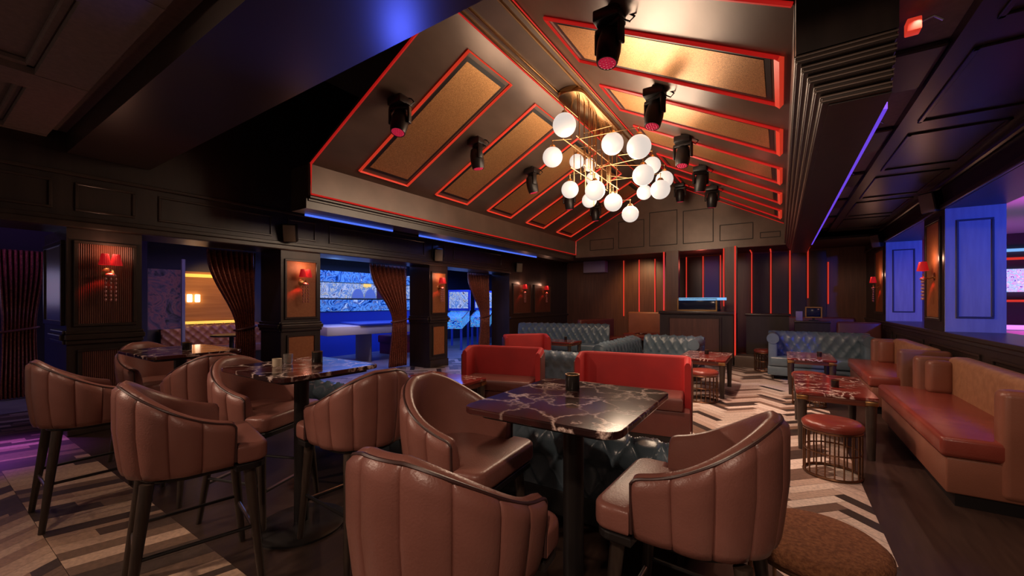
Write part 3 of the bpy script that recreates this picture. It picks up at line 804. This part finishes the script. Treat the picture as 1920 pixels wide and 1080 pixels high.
# ---- drum stools
def make_drum(label, r, loc, top_m, zs=.45):
    th = thing('drum_stool', label, 'stool', loc, 0, 'round cage stools')
    B().lathe([(0, zs), (r*.6, zs-.003), (r*.88, zs-.012), (r, zs-.035), (r, zs-.06), (r*.96, zs-.075), (0, zs-.075)], 40).build('seat', top_m, th, True, 60)
    def ring(z, rr, t): B().tube([(rr*math.cos(2*PI*i/36), rr*math.sin(2*PI*i/36), z) for i in range(36)], t, 6, True).build('ring', m_brassdark, th)
    ring(zs-.085, r*.93, .009); ring(.2, r*.93, .006); ring(.012, r*.93, .011)
    me = None
    for i in range(20):
        a = 2*PI*i/20; p = (r*.93*math.cos(a), r*.93*math.sin(a))
        if me is None:
            o = B().rod((0, 0, .012), (0, 0, zs-.085), .0055, n=8).build('rod', m_brassdark, th); me = o.data
        else:
            o = bpy.data.objects.new('rod', me); C.objects.link(o); o.parent = th
        o.location = (*p, 0)
    return th
m_brassdark = mat('antique_bronze', (.2, .1, .055), .32, .9)
DS = [('round cage stool with russet leather seat at the near end of the right aisle tables', .205, (.35, 4.22, 0), m_redseat),
      ('round cage stool between the two low tables of the right aisle', .2, (.32, 6.85, 0), m_redseat),
      ('round cage stool tucked at the near end of the low table before the DJ booth', .2, (-.92, 6.34, 0), m_redseat),
      ('round cage stool standing in front of the dark counter at the back', .2, (-.27, 9.8, 0), m_redseat),
      ('large round brown boucle stool in the foreground right of the nearest bar stools', .25, (.115, 2.10, 0), m_rug)]
for a in DS: make_drum(*a)

# ---- cognac sofas along the right wall
def make_tan_sofa(label, y0, y1, x0=.92):
    th = thing('leather_sofa', label, 'sofa', (0, 0, 0), 0, 'cognac leather sofas along the right wall')
    th.location = (1.3, (y0+y1)/2, 0); ox, oy = -1.3, -(y0+y1)/2
    def bx(*a, bev=.03, seg=3): return B().box(a[0]+ox, a[1]+ox, a[2]+oy, a[3]+oy, a[4], a[5], bev, seg)
    bx(x0, 1.55, y0, y1, .335, .475, bev=.03).build('seat', m_redseat, th)
    bx(x0+.03, 1.64, y0+.01, y1-.01, .09, .334, bev=.012).build('seat_base', m_tan, th)
    bx(x0+.08, 1.6, y0+.04, y1-.04, 0, .09, bev=0).build('plinth', m_black, th)
    n = 2; w = (y1-y0-.3)/n
    bx(1.44, 1.62, y0+.14, y1-.14, .40, .84, bev=.05, seg=4).build('back_cushion', m_tanback, th)
    bx(1.60, 1.67, y0, y1, .09, .80, bev=.03).build('back_frame', m_tan, th)
    for a, b_ in ((y0-.01, y0+.14), (y1-.14, y1+.01)):
        bx(1.20, 1.67, a, b_, .10, .82, bev=.045, seg=4).build('arm', m_tan, th)
    bx(1.26, 1.46, y1-.30, y1-.15, .46, .80, bev=.05, seg=4).build('side_cushion', m_tan, th)
    return th
make_tan_sofa('nearest cognac leather sofa along the right wall, with a long red-brown seat', 3.98, 6.15)
make_tan_sofa('farther cognac leather sofa along the right wall, beyond the nearest one', 6.75, 8.65)

# ---- brown booth seats at the back
def make_booth(label, w, loc, rz, m, h=.95):
    th = thing('booth_sofa', label, 'booth sofa', loc, rz, 'brown booth seats by the back wall')
    B().box(-w/2, w/2, .2, .34, .1, h, .05, 4).build('backrest', m, th)
    B().box(-w/2, w/2, -.28, .2, .32, .47, .04, 3).build('seat', m_redseat, th)
    B().box(-w/2+.02, w/2-.02, -.24, .2, .0, .32, .01).build('base', m_black, th)
    return th
make_booth('brown booth seat at the back left under the red light lines', 1.5, (-3.9, 10.4, 0), R(75), m_oxblood)
make_booth('honey-lit booth seat by the gold panels of the back wall', 1.6, (-3.15, 12.3, 0), 0, m_tan, 1.1)
make_booth('dark red booth seat at the back right behind the blue sofa', 1.3, (.75, 11.6, 0), 0, m_oxblood, 1.05)
make_booth('low brown booth seat at the back right nearest the blue sofa', .7, (1.3, 10.35, 0), 0, m_oxblood, 1.0)
for x, y in ((-2.9, 11.5),):
    make_low_table('gold-lit low table before the honey-lit booth seat', .45, .28, (x, y, 0), 0)

# ---- chandelier
def make_chandelier():
    th = thing('globe_chandelier', 'brass chandelier with a cluster of glowing frosted globes hanging from the ridge', 'chandelier', (-2.44, 6.0, 4.3))
    O = Vector((-2.44, 6.0, 4.3))
    b = B(); pts = rrect(.19, .95, .18, 8); b.prism(pts, -.05, .035, .01, 2); b.build('canopy', m_goldbrass, th)
    G = [(-2.35, 4.81, 3.70, .163), (-2.79, 5.32, 3.52, .156), (-1.92, 5.41, 3.56, .16), (-1.52, 5.27, 3.39, .164), (-2.85, 6.3, 3.75, .13), (-2.75, 6.6, 3.76, .12), (-2.75, 6.75, 3.56, .125),
         (-2.79, 5.91, 3.18, .145), (-2.27, 5.66, 3.03, .156), (-2.75, 6.6, 3.15, .135), (-2.22, 6.29, 2.98, .152), (-2.13, 6.88, 2.89, .149), (-1.78, 6.92, 3.66, .15),
         (-1.62, 5.83, 3.19, .158), (-1.61, 7.04, 3.43, .15), (-1.53, 6.43, 3.11, .154), (-2.04, 7.4, 3.36, .14)]
    rods = []
    for i in range(8):
        for sx in (-1, 1):
            rods.append((sx*.1, -.8+i*.23))
    used = {}
    for (x, y, z, r) in G:
        p = Vector((x, y, z))-O; r *= .93
        cand = sorted(rods, key=lambda q: (q[0]-p.x)**2+(q[1]-p.y)**2)
        q = next(c for c in cand if used.get(c, 0) < 2); k = used.get(q, 0); used[q] = k+1
        if k == 0 or True:
            qx = q[0]+(.025 if k else 0)
            zt = p.z+r+.10
            B().rod((qx, q[1], -.05), (qx, q[1], zt), .0085, n=8).build('drop_rod', m_goldbrass, th)
        e = Vector((p.x, p.y, zt))
        arm = B().rod((qx, q[1], zt), e, .0052, n=8); arm.rod(e, (p.x, p.y, p.z+r), .0055, n=8); arm.sph(e, .012, 10)
        arm.build('arm', m_goldbrass, th)
        gl = B().sph(p, r, 28).build('globe', m_globe, th)
        B().lathe([(0, .03), (.03, .03), (.05, .0), (.055, -.022), (0, -.022)], 20, (p.x, p.y, p.z+r)).build('cap', m_goldbrass, gl)
    for i in range(12):
        xx, yy = .16*math.cos(i*2.4), -.55+i*.11
        B().rod((xx, yy, -.05 if i % 3 == 0 else -.62), (xx, yy, -1.0-.12*(i % 4)), .007, n=8).build('drop_rod', m_goldbrass, th)
    for z, y0, y1 in ((-.62, -.85, .85), (-.95, -.6, .9)):
        for sx in (-.1, .1): B().rod((sx, y0, z), (sx, y1, z), .008, n=8).build('lattice_bar', m_goldbrass, th)
    return th
make_chandelier()

# ---- moving heads
def make_head(label, x, y, side, tilt, pan):
    zs = ZE+(x-XL_)*(ZR-ZE)/(XrL-XL_) if side < 0 else ZE+(x-XRt)*(ZR-ZE)/(XrR-XRt)
    th = thing('moving_head_lamp', label, 'stage light', (x, y, zs), 0, 'black stage lights hung from the roof')
    B().box(-.11, .11, -.10, .10, -.13, -.035, .015).build('base', m_black, th)
    B().rod((0, 0, .03), (0, 0, -.04), .03).box(-.07, .07, -.02, .02, -.045, -.03).build('clamp', m_black, th)
    M = Matrix.Rotation(R(pan), 4, 'Z')
    b = B(); b.box(-.13, .13, -.035, .035, -.175, -.13, .01, M=M).box(-.135, -.105, -.035, .035, -.34, -.15, .012, M=M).box(.105, .135, -.035, .035, -.34, -.15, .012, M=M)
    b.build('yoke', m_black, th)
    hd = Matrix.Translation((0, 0, -.30)) @ M @ Matrix.Rotation(R(tilt), 4, 'X')
    b = B(); b.lathe([(0, .13), (.055, .13), (.08, .11), (.098, .03), (.1, -.06), (.088, -.15), (.082, -.165), (.074, -.165), (.074, -.155), (0, -.155)], 24)
    b.bm.transform(hd); h = b.build('head', m_black, th)
    b = B().lathe([(0, -.157), (.073, -.157), (.073, -.162), (0, -.162)], 24)
    for i in range(19):
        rr, a = (0, 0) if i == 0 else (.028, i*PI/3) if i < 7 else (.055, i*PI/6)
        b.sph((rr*math.cos(a), rr*math.sin(a), -.162), .012, 8)
    b.bm.transform(hd); b.build('lens', m_lens, h)
    cb = [(.03, .02, -.02), (.14, .05, -.06), (.2, .03, -.12), (.17, 0, -.17), (.1, 0, -.12)]
    B().tube(cb, .008, 6).build('cable', m_black, th)
    return th
HY = [3.27, 4.72, 6.3, 7.85, 9.3]
for i, y in enumerate(HY):
    make_head('black stage light on the left roof slope, '+ORD[i].split(',')[0], -3.72, y, -1, (-18, 8, 14, 10, 8)[i], (20, -30, -35, 10, 0)[i])
    make_head('black stage light on the right roof slope, '+ORD[i].split(',')[0], -1.18, y-.02, 1, (-10, -14, -12, 16, 14)[i], (-20, -30, -10, 30, 20)[i])
make_head('black stage light low beside the gable wall, behind the chandelier', -2.0, 10.3, 1, 10, 0)

# ---- wall lamps with red shades
def make_sconce(label, loc, rz, glow=1.):
    """mounted on a wall, projecting towards local +X"""
    th = thing('wall_lamp', label, 'wall lamp', loc, rz, 'red-shaded wall lamps')
    B().lathe([(0, 0), (.05, 0), (.055, .008), (.03, .018), (0, .02)], 20).build('backplate', m_brass, th)
    th.children[0].rotation_euler = (0, PI/2, 0); th.children[0].location = (0, 0, -.14)
    B().tube([(.0, 0, -.14), (.06, 0, -.17), (.11, 0, -.15), (.12, 0, -.10)], .008, 8).build('arm', m_brass, th)
    for dy in (-.045, .045):
        b = B(); n = 40; rows = []
        for r, z in ((.026, .06), (.05, -.06)):
            rows.append([((r+.003*(i % 2))*math.cos(2*PI*i/n)+.12, (r+.003*(i % 2))*math.sin(2*PI*i/n)+dy, z) for i in range(n+1)])
        b.grid(rows); s = b.build('shade', m_shade, th, False)
        B().sph((.12, dy, .0), .018, 10).build('bulb', m_bulb, s)
    B().sph((.12, 0, -.17), .03, 14, (1, 1.6, .8)).build('crystal_bowl', m_crystal, th)
    for dy in (-.04, .0, .04):
        b = B()
        for k in range(6): b.sph((.12, dy, -.21-.045*k), .011, 8, (1, 1, 1.7))
        b.build('crystal_drop', m_crystal, th)
    M = Matrix.Translation(loc) @ Matrix.Rotation(rz, 4, 'Z')
    light('SPOT', M @ Vector((.13, 0, -.12)), 16*glow, (1, .04, .025), .02, M @ Vector((.0, -.12, -.6)), 70, .5)
    light('POINT', M @ Vector((.14, 0, .1)), 2.4*glow, (1, .5, .32), .03)
    return th
SC = [('red double-shaded wall lamp on the fluted pier at the left', (-6.2, 1.31, 1.86), 0, 1.),
      ('red double-shaded wall lamp on the amber panel of the middle pier', (-6.2, 3.49, 1.84), 0, 1.),
      ('red double-shaded wall lamp on the pier between the blue room and the cabinets', (-6.2, 6.52, 1.86), 0, 1.),
      ('left one of the two red wall lamps on the far end of the left wall', (-6.2, 9.92, 1.84), 0, .8),
      ('right one of the two red wall lamps on the far end of the left wall', (-6.2, 11.2, 1.84), 0, .8),
      ('red wall lamp on the nearer pier of the right wall, between blue reveals', (XR, 7.65, 1.88), PI, 1.),
      ('red wall lamp on the farther pier of the right wall', (XR, 11.2, 1.86), PI, .8)]
for a in SC: make_sconce(*a)

# ---- loudspeakers
def make_speaker(label, loc, rz):
    th = thing('loudspeaker', label, 'loudspeaker', loc, rz, 'small loudspeakers hung high on the walls')
    Mt = Matrix.Rotation(R(14), 4, 'Y')
    B().box(.06, .20, -.09, .09, -.13, .13, .012, M=Mt).build('cabinet', m_black, th)
    B().box(.2, .212, -.08, .08, -.12, .12, .004, M=Mt).build('grille', m_speaker, th)
    B().box(.0, .08, -.015, .015, -.02, .02).build('bracket', m_black, th)
    return th
for a in (('loudspeaker above the amber panelled pier of the left wall', (-6.2, 3.35, 2.46), R(-40)), ('loudspeaker above the third pier of the left wall', (-6.2, 6.5, 2.44), R(-40)),
          ('loudspeaker above the two far lamps of the left wall', (-6.2, 9.7, 2.4), R(-40)), ('loudspeaker above the nearer pier of the right wall', (XR, 7.45, 2.72), R(180+40)),
          ('loudspeaker above the farther pier of the right wall', (XR, 10.9, 2.66), R(180+40))): make_speaker(*a)
# ---- small red spots in the right aisle ceiling
for i, y in enumerate((3.05, 4.55, 6.2)):
    th = thing('ceiling_spotlight', 'small red spotlight under the right aisle ceiling, '+('nearest of three', 'middle of three', 'farthest of three')[i], 'spotlight', (.60, y, 2.93), 0, 'red spotlights in the right aisle')
    B().box(-.03, .03, -.035, .035, -.07, 0, .006).build('housing', mat('red_lit_housing', (.3, .03, .02), .4, emit=(1, .06, .03), estr=.55) if i == 0 else bpy.data.materials['red_lit_housing'], th)
    B().tube([(.03, 0, -.02), (.08, 0, -.005), (.12, .02, -.03)], .006, 6).build('bracket_arm', m_steel, th)

# ---- curtains
def make_curtain(label, x, y0, y1, z1, tie, a_tie, a_bot, axis='y', folds=9, z0=.02):
    """gathered to [a_tie] at height tie, hanging to [a_bot] at the floor"""
    th = thing('curtain', label, 'curtain', (0, 0, 0), 0, 'bronze sequin curtains')
    rows = []
    for i in range(31):
        z = z1+(z0-z1)*i/30
        if z > tie:
            t = smooth((z1-z)/(z1-tie))**1.2; l = y0+(a_tie[0]-y0)*t; r_ = y1+(a_tie[1]-y1)*t
        else:
            t = smooth((tie-z)/(tie-z0)); l = a_tie[0]+(a_bot[0]-a_tie[0])*t; r_ = a_tie[1]+(a_bot[1]-a_tie[1])*t
        row = []
        for j in range(folds*8+1):
            u = j/(folds*8); p = (x+.035*math.sin(2*PI*folds*u+.5*math.sin(z*3)), l+(r_-l)*u, z)
            row.append(p)
        rows.append(row)
    b = B(); b.grid(rows); o = b.build('drape', m_curtain, th)
    md = o.modifiers.new('thickness', 'SOLIDIFY'); md.thickness = .006
    cy = (a_tie[0]+a_tie[1])/2; w = (a_tie[1]-a_tie[0])/2
    B().tube([(x+.06*math.cos(2*PI*i/20), cy+(w+.02)*math.sin(2*PI*i/20), tie+.03*math.sin(2*PI*i/20)) for i in range(20)], .018, 8, True).build('tie_back', m_oxblood, th)
    return th
make_curtain('bronze curtain tied back in the opening left of the amber pier', -6.92, 2.50, 3.16, 2.17, 1.0, (2.88, 3.15), (2.82, 3.16))
make_curtain('bronze curtain tied back in the blue-lit opening', -6.86, 5.25, 6.22, 2.17, 1.0, (5.82, 6.22), (5.72, 6.22))
make_curtain('bronze curtain tied back beside the cobalt cabinets', -6.86, 8.3, 9.26, 2.17, 1.0, (8.85, 9.26), (8.75, 9.26))
make_curtain('bronze curtain hanging at the far left beyond the smoky mirror', -9.2, .82, 1.28, 2.15, 1.0, (.86, 1.18), (.84, 1.2))

# ---- things in the arcade rooms
t = B().box(-10.49, -10.46, 3.05, 4.55, 1.0, 2.05); o = t.build('wood_clad_panel', m_woodlit); tag(o, 'honey wood wall panel with gold lines seen through the first opening', 'wall panel')
B().box(-10.46, -10.43, 3.05, 4.6, 1.93, 2.0).build('gold_line', m_amberglow, o); B().box(-10.46, -10.43, 3.05, 4.6, .93, .99).build('gold_line', m_amberglow, o)
light('SPOT', (-9.3, 3.9, 2.5), 60, (1, .55, .12), .1, (-10.5, 3.9, 1.35), 66, .5)
for k, y in enumerate((3.46, 3.60)):
    o = B().box(-10.46, -10.38, y-.035, y+.035, 1.40, 1.56, .01).build('box_wall_light', m_bulb); tag(o, 'small white box light on the honey wood panel, '+('left' if k == 0 else 'right')+' of two', 'wall lamp', 'box lights on the wood panel')
th = thing('tufted_bench', 'orange tufted bench along the wall under the honey wood panel', 'bench', (-10.2, 3.9, 0))
rows, P, tot = sweep_tufted([(0, .45), (0.0, .6), (-.02, .88), (-.08, .92), (-.14, .88), (-.15, .45)], 1.9, .17, .17, .035, .022)
b = B(); g = b.grid(rows); b.bm.faces.new([q[0] for q in g]); b.bm.faces.new([q[-1] for q in g][::-1])
o = b.build('tufted_back', m_tan, th, True, 70); o.rotation_euler.z = R(-90); o.location = (-.1, 0, 0)
B().box(-.2, .3, -.9, .9, .3, .48, .03).build('seat', m_tan, th); B().box(-.2, .26, -.88, .88, 0, .3).build('base', m_black, th)
o = B().box(-9.38, -9.33, 2.98, 3.03, 0, 2.2).build('slim_post', m_bluepanel); tag(o, 'slim blue-lit post at the left edge of the honey wood panel', 'post')
o = B().box(-9.46, -9.43, 2.52, 3.02, .9, 2.0).build('wall_mural', m_mural); tag(o, 'dim purple mural beside the fluted pier opening', 'mural')
th = thing('round_cafe_table', 'dark table in front of the orange tufted bench', 'table', (-9.2, 3.75, 0)); B().rod((0, 0, .72), (0, 0, .75), .35, n=32).build('top', m_cup, th); B().rod((0, 0, .0), (0, 0, .72), .04).build('column', m_black, th); B().rod((0, 0, 0), (0, 0, .02), .2).build('base', m_black, th)
# mural shelves of the blue room
th = thing('mural_wall_unit', 'blue graffiti-printed wall unit with a white mural between two blue bands', 'wall unit', (-9.6, 7.3, 0))
B().box(-.1, 0, -1.9, 1.9, 1.92, 2.2).build('upper_band', m_graf, th); B().box(-.1, -.02, -1.9, 1.9, 1.5, 1.9).build('mural', m_graf2, th)
B().box(-.1, .06, -1.9, 1.9, 1.16, 1.46).build('lower_band', m_graf, th); B().box(-.1, .02, -1.9, 1.9, 0, 1.14).build('lower_wall', m_bluebox, th)
for y in (-.35, .05):
    b = B(); pts = [(.3*math.cos(PI*i/16), .26*math.sin(PI*i/16)) for i in range(17)]
    lo = [b.bm.verts.new((.0, y+p[0]*.6, 1.5+p[1])) for p in pts]; hi = [b.bm.verts.new((.04, y+p[0]*.6, 1.5+p[1])) for p in pts]
    b.bm.faces.new(hi); b.bm.faces.new(lo[::-1])
    for i in range(16): b.bm.faces.new((lo[i], lo[i+1], hi[i+1], hi[i]))
    b.build('white_dome', m_white, th, False)
B().box(.0, .03, -.15, .08, 1.82, 1.9).build('yellow_tag', m_amberglow, th)
B().box(-.02, .0, .3, 1.2, 1.5, 1.9).build('maroon_field', m_maroon, th)
th = thing('games_table', 'white-sided games table standing on splayed legs in the blue room', 'games table', (-8.4, 6.3, 0), R(-12))
B().box(-.55, .55, -1.1, 1.1, .66, .86, .02).build('body', m_white, th); B().box(-.58, .58, -1.13, 1.13, .86, .91, .02).build('rail', m_bluebox, th)
for sy in (-.75, .75): B().prism([(-.42, -.05), (.42, -.05), (.25, .05), (-.25, .05)], 0, .66).build('leg', m_white, th, False); th.children[-1].location = (0, sy, 0)
th = thing('arcade_bench', 'maroon low bench right of the games table', 'bench', (-8.9, 7.9, 0)); B().box(-.3, .3, -.6, .6, .3, .5, .03).build('seat', m_maroon, th); B().box(-.26, .26, -.56, .56, 0, .3).build('base', m_maroon, th)
def pinball(label, loc, rz):
    th = thing('pinball_machine', label, 'pinball machine', loc, rz, 'cobalt pinball machines')
    t = bmesh.new()
    b = B(); P = [(-.62, .62), (.72, .80), (.72, 1.12), (-.62, .92)]
    lo = [b.bm.verts.new((x, -.3, z)) for x, z in P]; hi = [b.bm.verts.new((x, .3, z)) for x, z in P]
    b.bm.faces.new(lo); b.bm.faces.new(hi[::-1])
    for i in range(4): b.bm.faces.new((lo[i], lo[(i+1) % 4], hi[(i+1) % 4], hi[i]))
    b.build('cabinet', m_pin, th, False)
    B().box(.42, .72, -.34, .34, 1.12, 1.78, .02).build('backbox', m_bluebox, th); B().box(.405, .42, -.3, .3, 1.2, 1.72).build('backglass', m_graf2, th)
    B().rod((-.62, -.3, .93), (.55, -.3, 1.11), .018, n=8).rod((-.62, .3, .93), (.55, .3, 1.11), .018, n=8).build('side_rail', m_steel, th)
    for x, y, z in ((-.55, -.26, .64), (-.55, .26, .64), (.65, -.26, .8), (.65, .26, .8)): B().box(x-.03, x+.03, y-.03, y+.03, 0, z).build('leg', m_bluebox, th, False)
    return th
pinball('nearer pinball machine glowing blue in the third opening', (-8.3, 9.5, 0), R(120))
pinball('farther pinball machine with bright backglass in the third opening', (-8.2, 10.7, 0), R(120))
o = B().box(-10.0, -9.6, .0, .5, 0, 1.3, .02).box(-10, -9.75, .0, .5, 1.3, 1.95, .02).build('arcade_cabinet', m_bluebox); tag(o, 'arcade cabinet with a bright screen at the far left edge', 'arcade cabinet')
B().box(-9.75, -9.73, .04, .46, 1.35, 1.9).build('lit_screen', m_screen, o)
# arcade beyond the right wall
th = thing('neon_counter', 'magenta-lit counter beyond the right wall', 'counter', (4.4, 12.45, 0)); B().box(-1.6, 1.6, -.3, .4, 0, .86, .02).build('body', m_white, th); B().box(-1.62, 1.62, -.34, .42, .861, .92, .01).build('top', mat('magenta_light_line', (.8, .2, .8), .3, emit=(.7, .3, 1), estr=1.0), th)
light('SPOT', (4.2, 11.2, 1.6), 60, MAG, .1, (4.3, 12.4, .4), 80, .8)
o = B().box(2.6, 6.1, 13.42, 13.47, 1.62, 2.12).build('bright_mural_screen', m_screen); tag(o, 'bright neon-printed panel beyond the right wall opening', 'mural')
o = B().box(2.6, 6.1, 13.40, 13.47, 2.5, 2.56).build('cyan_light_line', m_screenlit); tag(o, 'cyan light line above the neon-printed panel', 'light strip')
o = B().box(2.6, 6.1, 13.40, 13.47, 2.32, 2.37).build('red_light_line', m_led); tag(o, 'red light line between cyan line and neon-printed panel', 'light strip')
o = B().box(2.6, 6.1, 13.40, 13.47, 1.4, 1.45).build('red_light_line', m_led); tag(o, 'red light line under the neon-printed panel', 'light strip')

# ---- DJ booth and portal
th = thing('dj_booth', 'dark wood DJ booth with inset bronze front below the gable', 'DJ booth', (-1.65, 10.5, 0))
B().box(-.78, .78, -.34, .18, 0, 1.12).build('body', m_wall, th, False); B().box(-.80, .80, -.4, .19, 1.12, 1.19, .012).build('top', m_wall2, th)
B().box(-.55, .5, -.36, -.34, .3, 1.02).build('front_panel', m_bronzewood, th, False)
g = B(); frame_y(g, -.34, -.6, .55, .26, 1.06, .04, -.03); g.build('front_moulding', m_wall2, th, False)
th = thing('console_rack', 'gold-framed console with a glowing cyan edge on the DJ booth', 'console', (-1.6, 10.4, 1.19))
B().box(-.45, .45, -.1, .1, 0, .30, .01).build('housing', m_dark_screen, th); g = B(); frame_y(g, -.1, -.46, .40, 0, .3, .035, -.03); g.build('gold_frame', m_brass, th, False)
B().box(-.42, .58, -.13, -.05, .25, .31).build('lit_edge', m_screenlit, th, False)
for k, (x, w, m2) in enumerate(((-2.28, .30, m_bronzewood), (-.98, .26, m_bronzewood))):
    o = B().box(x-w/2, x+w/2, 10.78, 10.95, 0, 2.69).build('booth_post', m2); tag(o, 'bronze wood post '+('left' if k == 0 else 'right')+' of the DJ booth', 'post')
def led(label, pts, r=.022, m=m_led):
    o = B().tube(pts, r, 6).build('red_light_tube', m); tag(o, label, 'light strip', 'red light tubes by the back wall')
led('tall red light tube at the left edge of the DJ booth', [(-2.46, 10.70, .1), (-2.46, 10.70, 2.66)], .02)
led('tall red light tube at the right edge of the DJ booth, down to the floor', [(-.83, 10.1, .2), (-.83, 10.1, 2.62)], .018)
led('red light tube on the inner side of the right DJ post', [(-1.12, 10.76, 1.3), (-1.12, 10.76, 2.66)], .016)
for k, x in enumerate((-2.72, -2.32, -1.87, -1.42)):
    led('red light tube behind the DJ booth, '+('first', 'second', 'third', 'fourth')[k]+' from left', [(x, 12.86, 1.2), (x, 12.86, 2.72)], .015)
NM = ('first', 'second', 'third')
for k, x in enumerate((-4.19, -3.7, -3.22)):
    led('red light tube left of the DJ booth, '+NM[k]+' from left', [(x, 12.86, .95), (x, 12.86, 2.72)], .015)
NM = ('first', 'second', 'third', 'fourth', 'fifth')
for k, (x, z) in enumerate(((-.66, .95), (-.22, .95), (.2, .85), (.58, 1.5), (.99, 1.35))):
    led('red light tube right of the DJ booth, '+NM[k]+' from left', [(x-.0, 12.2 if k < 4 else 12.86, 2.735 if k < 4 else 2.4)]+([(x, 12.82, 2.735), (x, 12.86, 2.68)] if k < 4 else [])+[(x, 12.86, z)], .016)
for k, (x0, x1, m2) in enumerate(((-2.68, -2.36, m_wall), (-2.28, -1.91, m_wall), (-1.83, -1.46, m_cobalt), (-.62, -.26, m_wall), (-.18, .16, m_wall), (.24, .54, m_wall), (.62, .95, m_wall))):
    o = B().box(x0, x1, 12.86, 12.9, .9, 2.7).build('wall_panel', m2); tag(o, ('dark', 'dark', 'cobalt', 'dark', 'dark', 'dark', 'dark')[k]+' panel between red light tubes, '+('left behind the DJ booth', 'middle behind the DJ booth', 'right behind the DJ booth', 'first right of the DJ booth', 'second right of the DJ booth', 'third right of the DJ booth', 'fourth right of the DJ booth')[k], 'wall panel', 'dark panels of the back wall')
o = B().box(-.84, .22, 10.05, 10.54, 0, .24, .01).build('bronze_step', m_fascia); tag(o, 'bronze step at the foot of the right red light tube', 'step')
th = thing('service_counter', 'dark service counter right of the DJ booth', 'counter', (-.25, 10.78, 0)); B().box(-.4, .4, -.2, .2, 0, 1.09).build('body', m_wall, th, False); B().box(-.43, .43, -.23, .23, 1.09, 1.14, .01).build('top', m_wall2, th)
th = thing('till_screen', 'gold-framed till screen on a stand at the back right', 'screen', (.58, 10.75, 1.02)); B().box(-.14, .14, -.02, .02, .05, .27, .008).build('display', m_dark_screen, th); g = B(); frame_y(g, -.02, -.15, .15, .04, .28, .03, -.015); g.build('frame', m_brass, th, False); B().box(-.02, .02, .0, .04, -.0, .06).box(-.08, .08, -.05, .07, -.02, 0).build('stand', m_black, th)
th = thing('till_stand', 'dark pedestal carrying the till screen', 'pedestal', (.55, 10.75, 0)); B().box(-.3, .3, -.15, .15, 0, .96).build('body', m_wall, th, False); B().box(-.31, .31, -.17, .17, .96, 1.0, .008).build('top', m_wall2, th)
o = B().box(.27, .39, 10.74, 10.76, 1.0, 1.2, .004).build('card_stand', m_tv); tag(o, 'small grey card stand left of the till screen', 'sign')
o = B().box(-5.47, -4.72, 12.6, 12.9, 2.36, 2.74, .02).build('air_unit', m_tv); tag(o, 'pale grey air unit high in the far left corner', 'air conditioner')
light('SPOT', (-3.6, 11.6, 2.7), 100, (1, .55, .25), .05, (-3.6, 12.9, 1.5), 90, .8)
light('POINT', (-1.8, 12.0, 2.4), 5, (1, .15, .1), .1)
light('SPOT', (.2, 11.6, 2.7), 12, (1, .2, .12), .05, (.2, 12.9, 1.2), 100, .8)
bpy.context.view_layer.update()
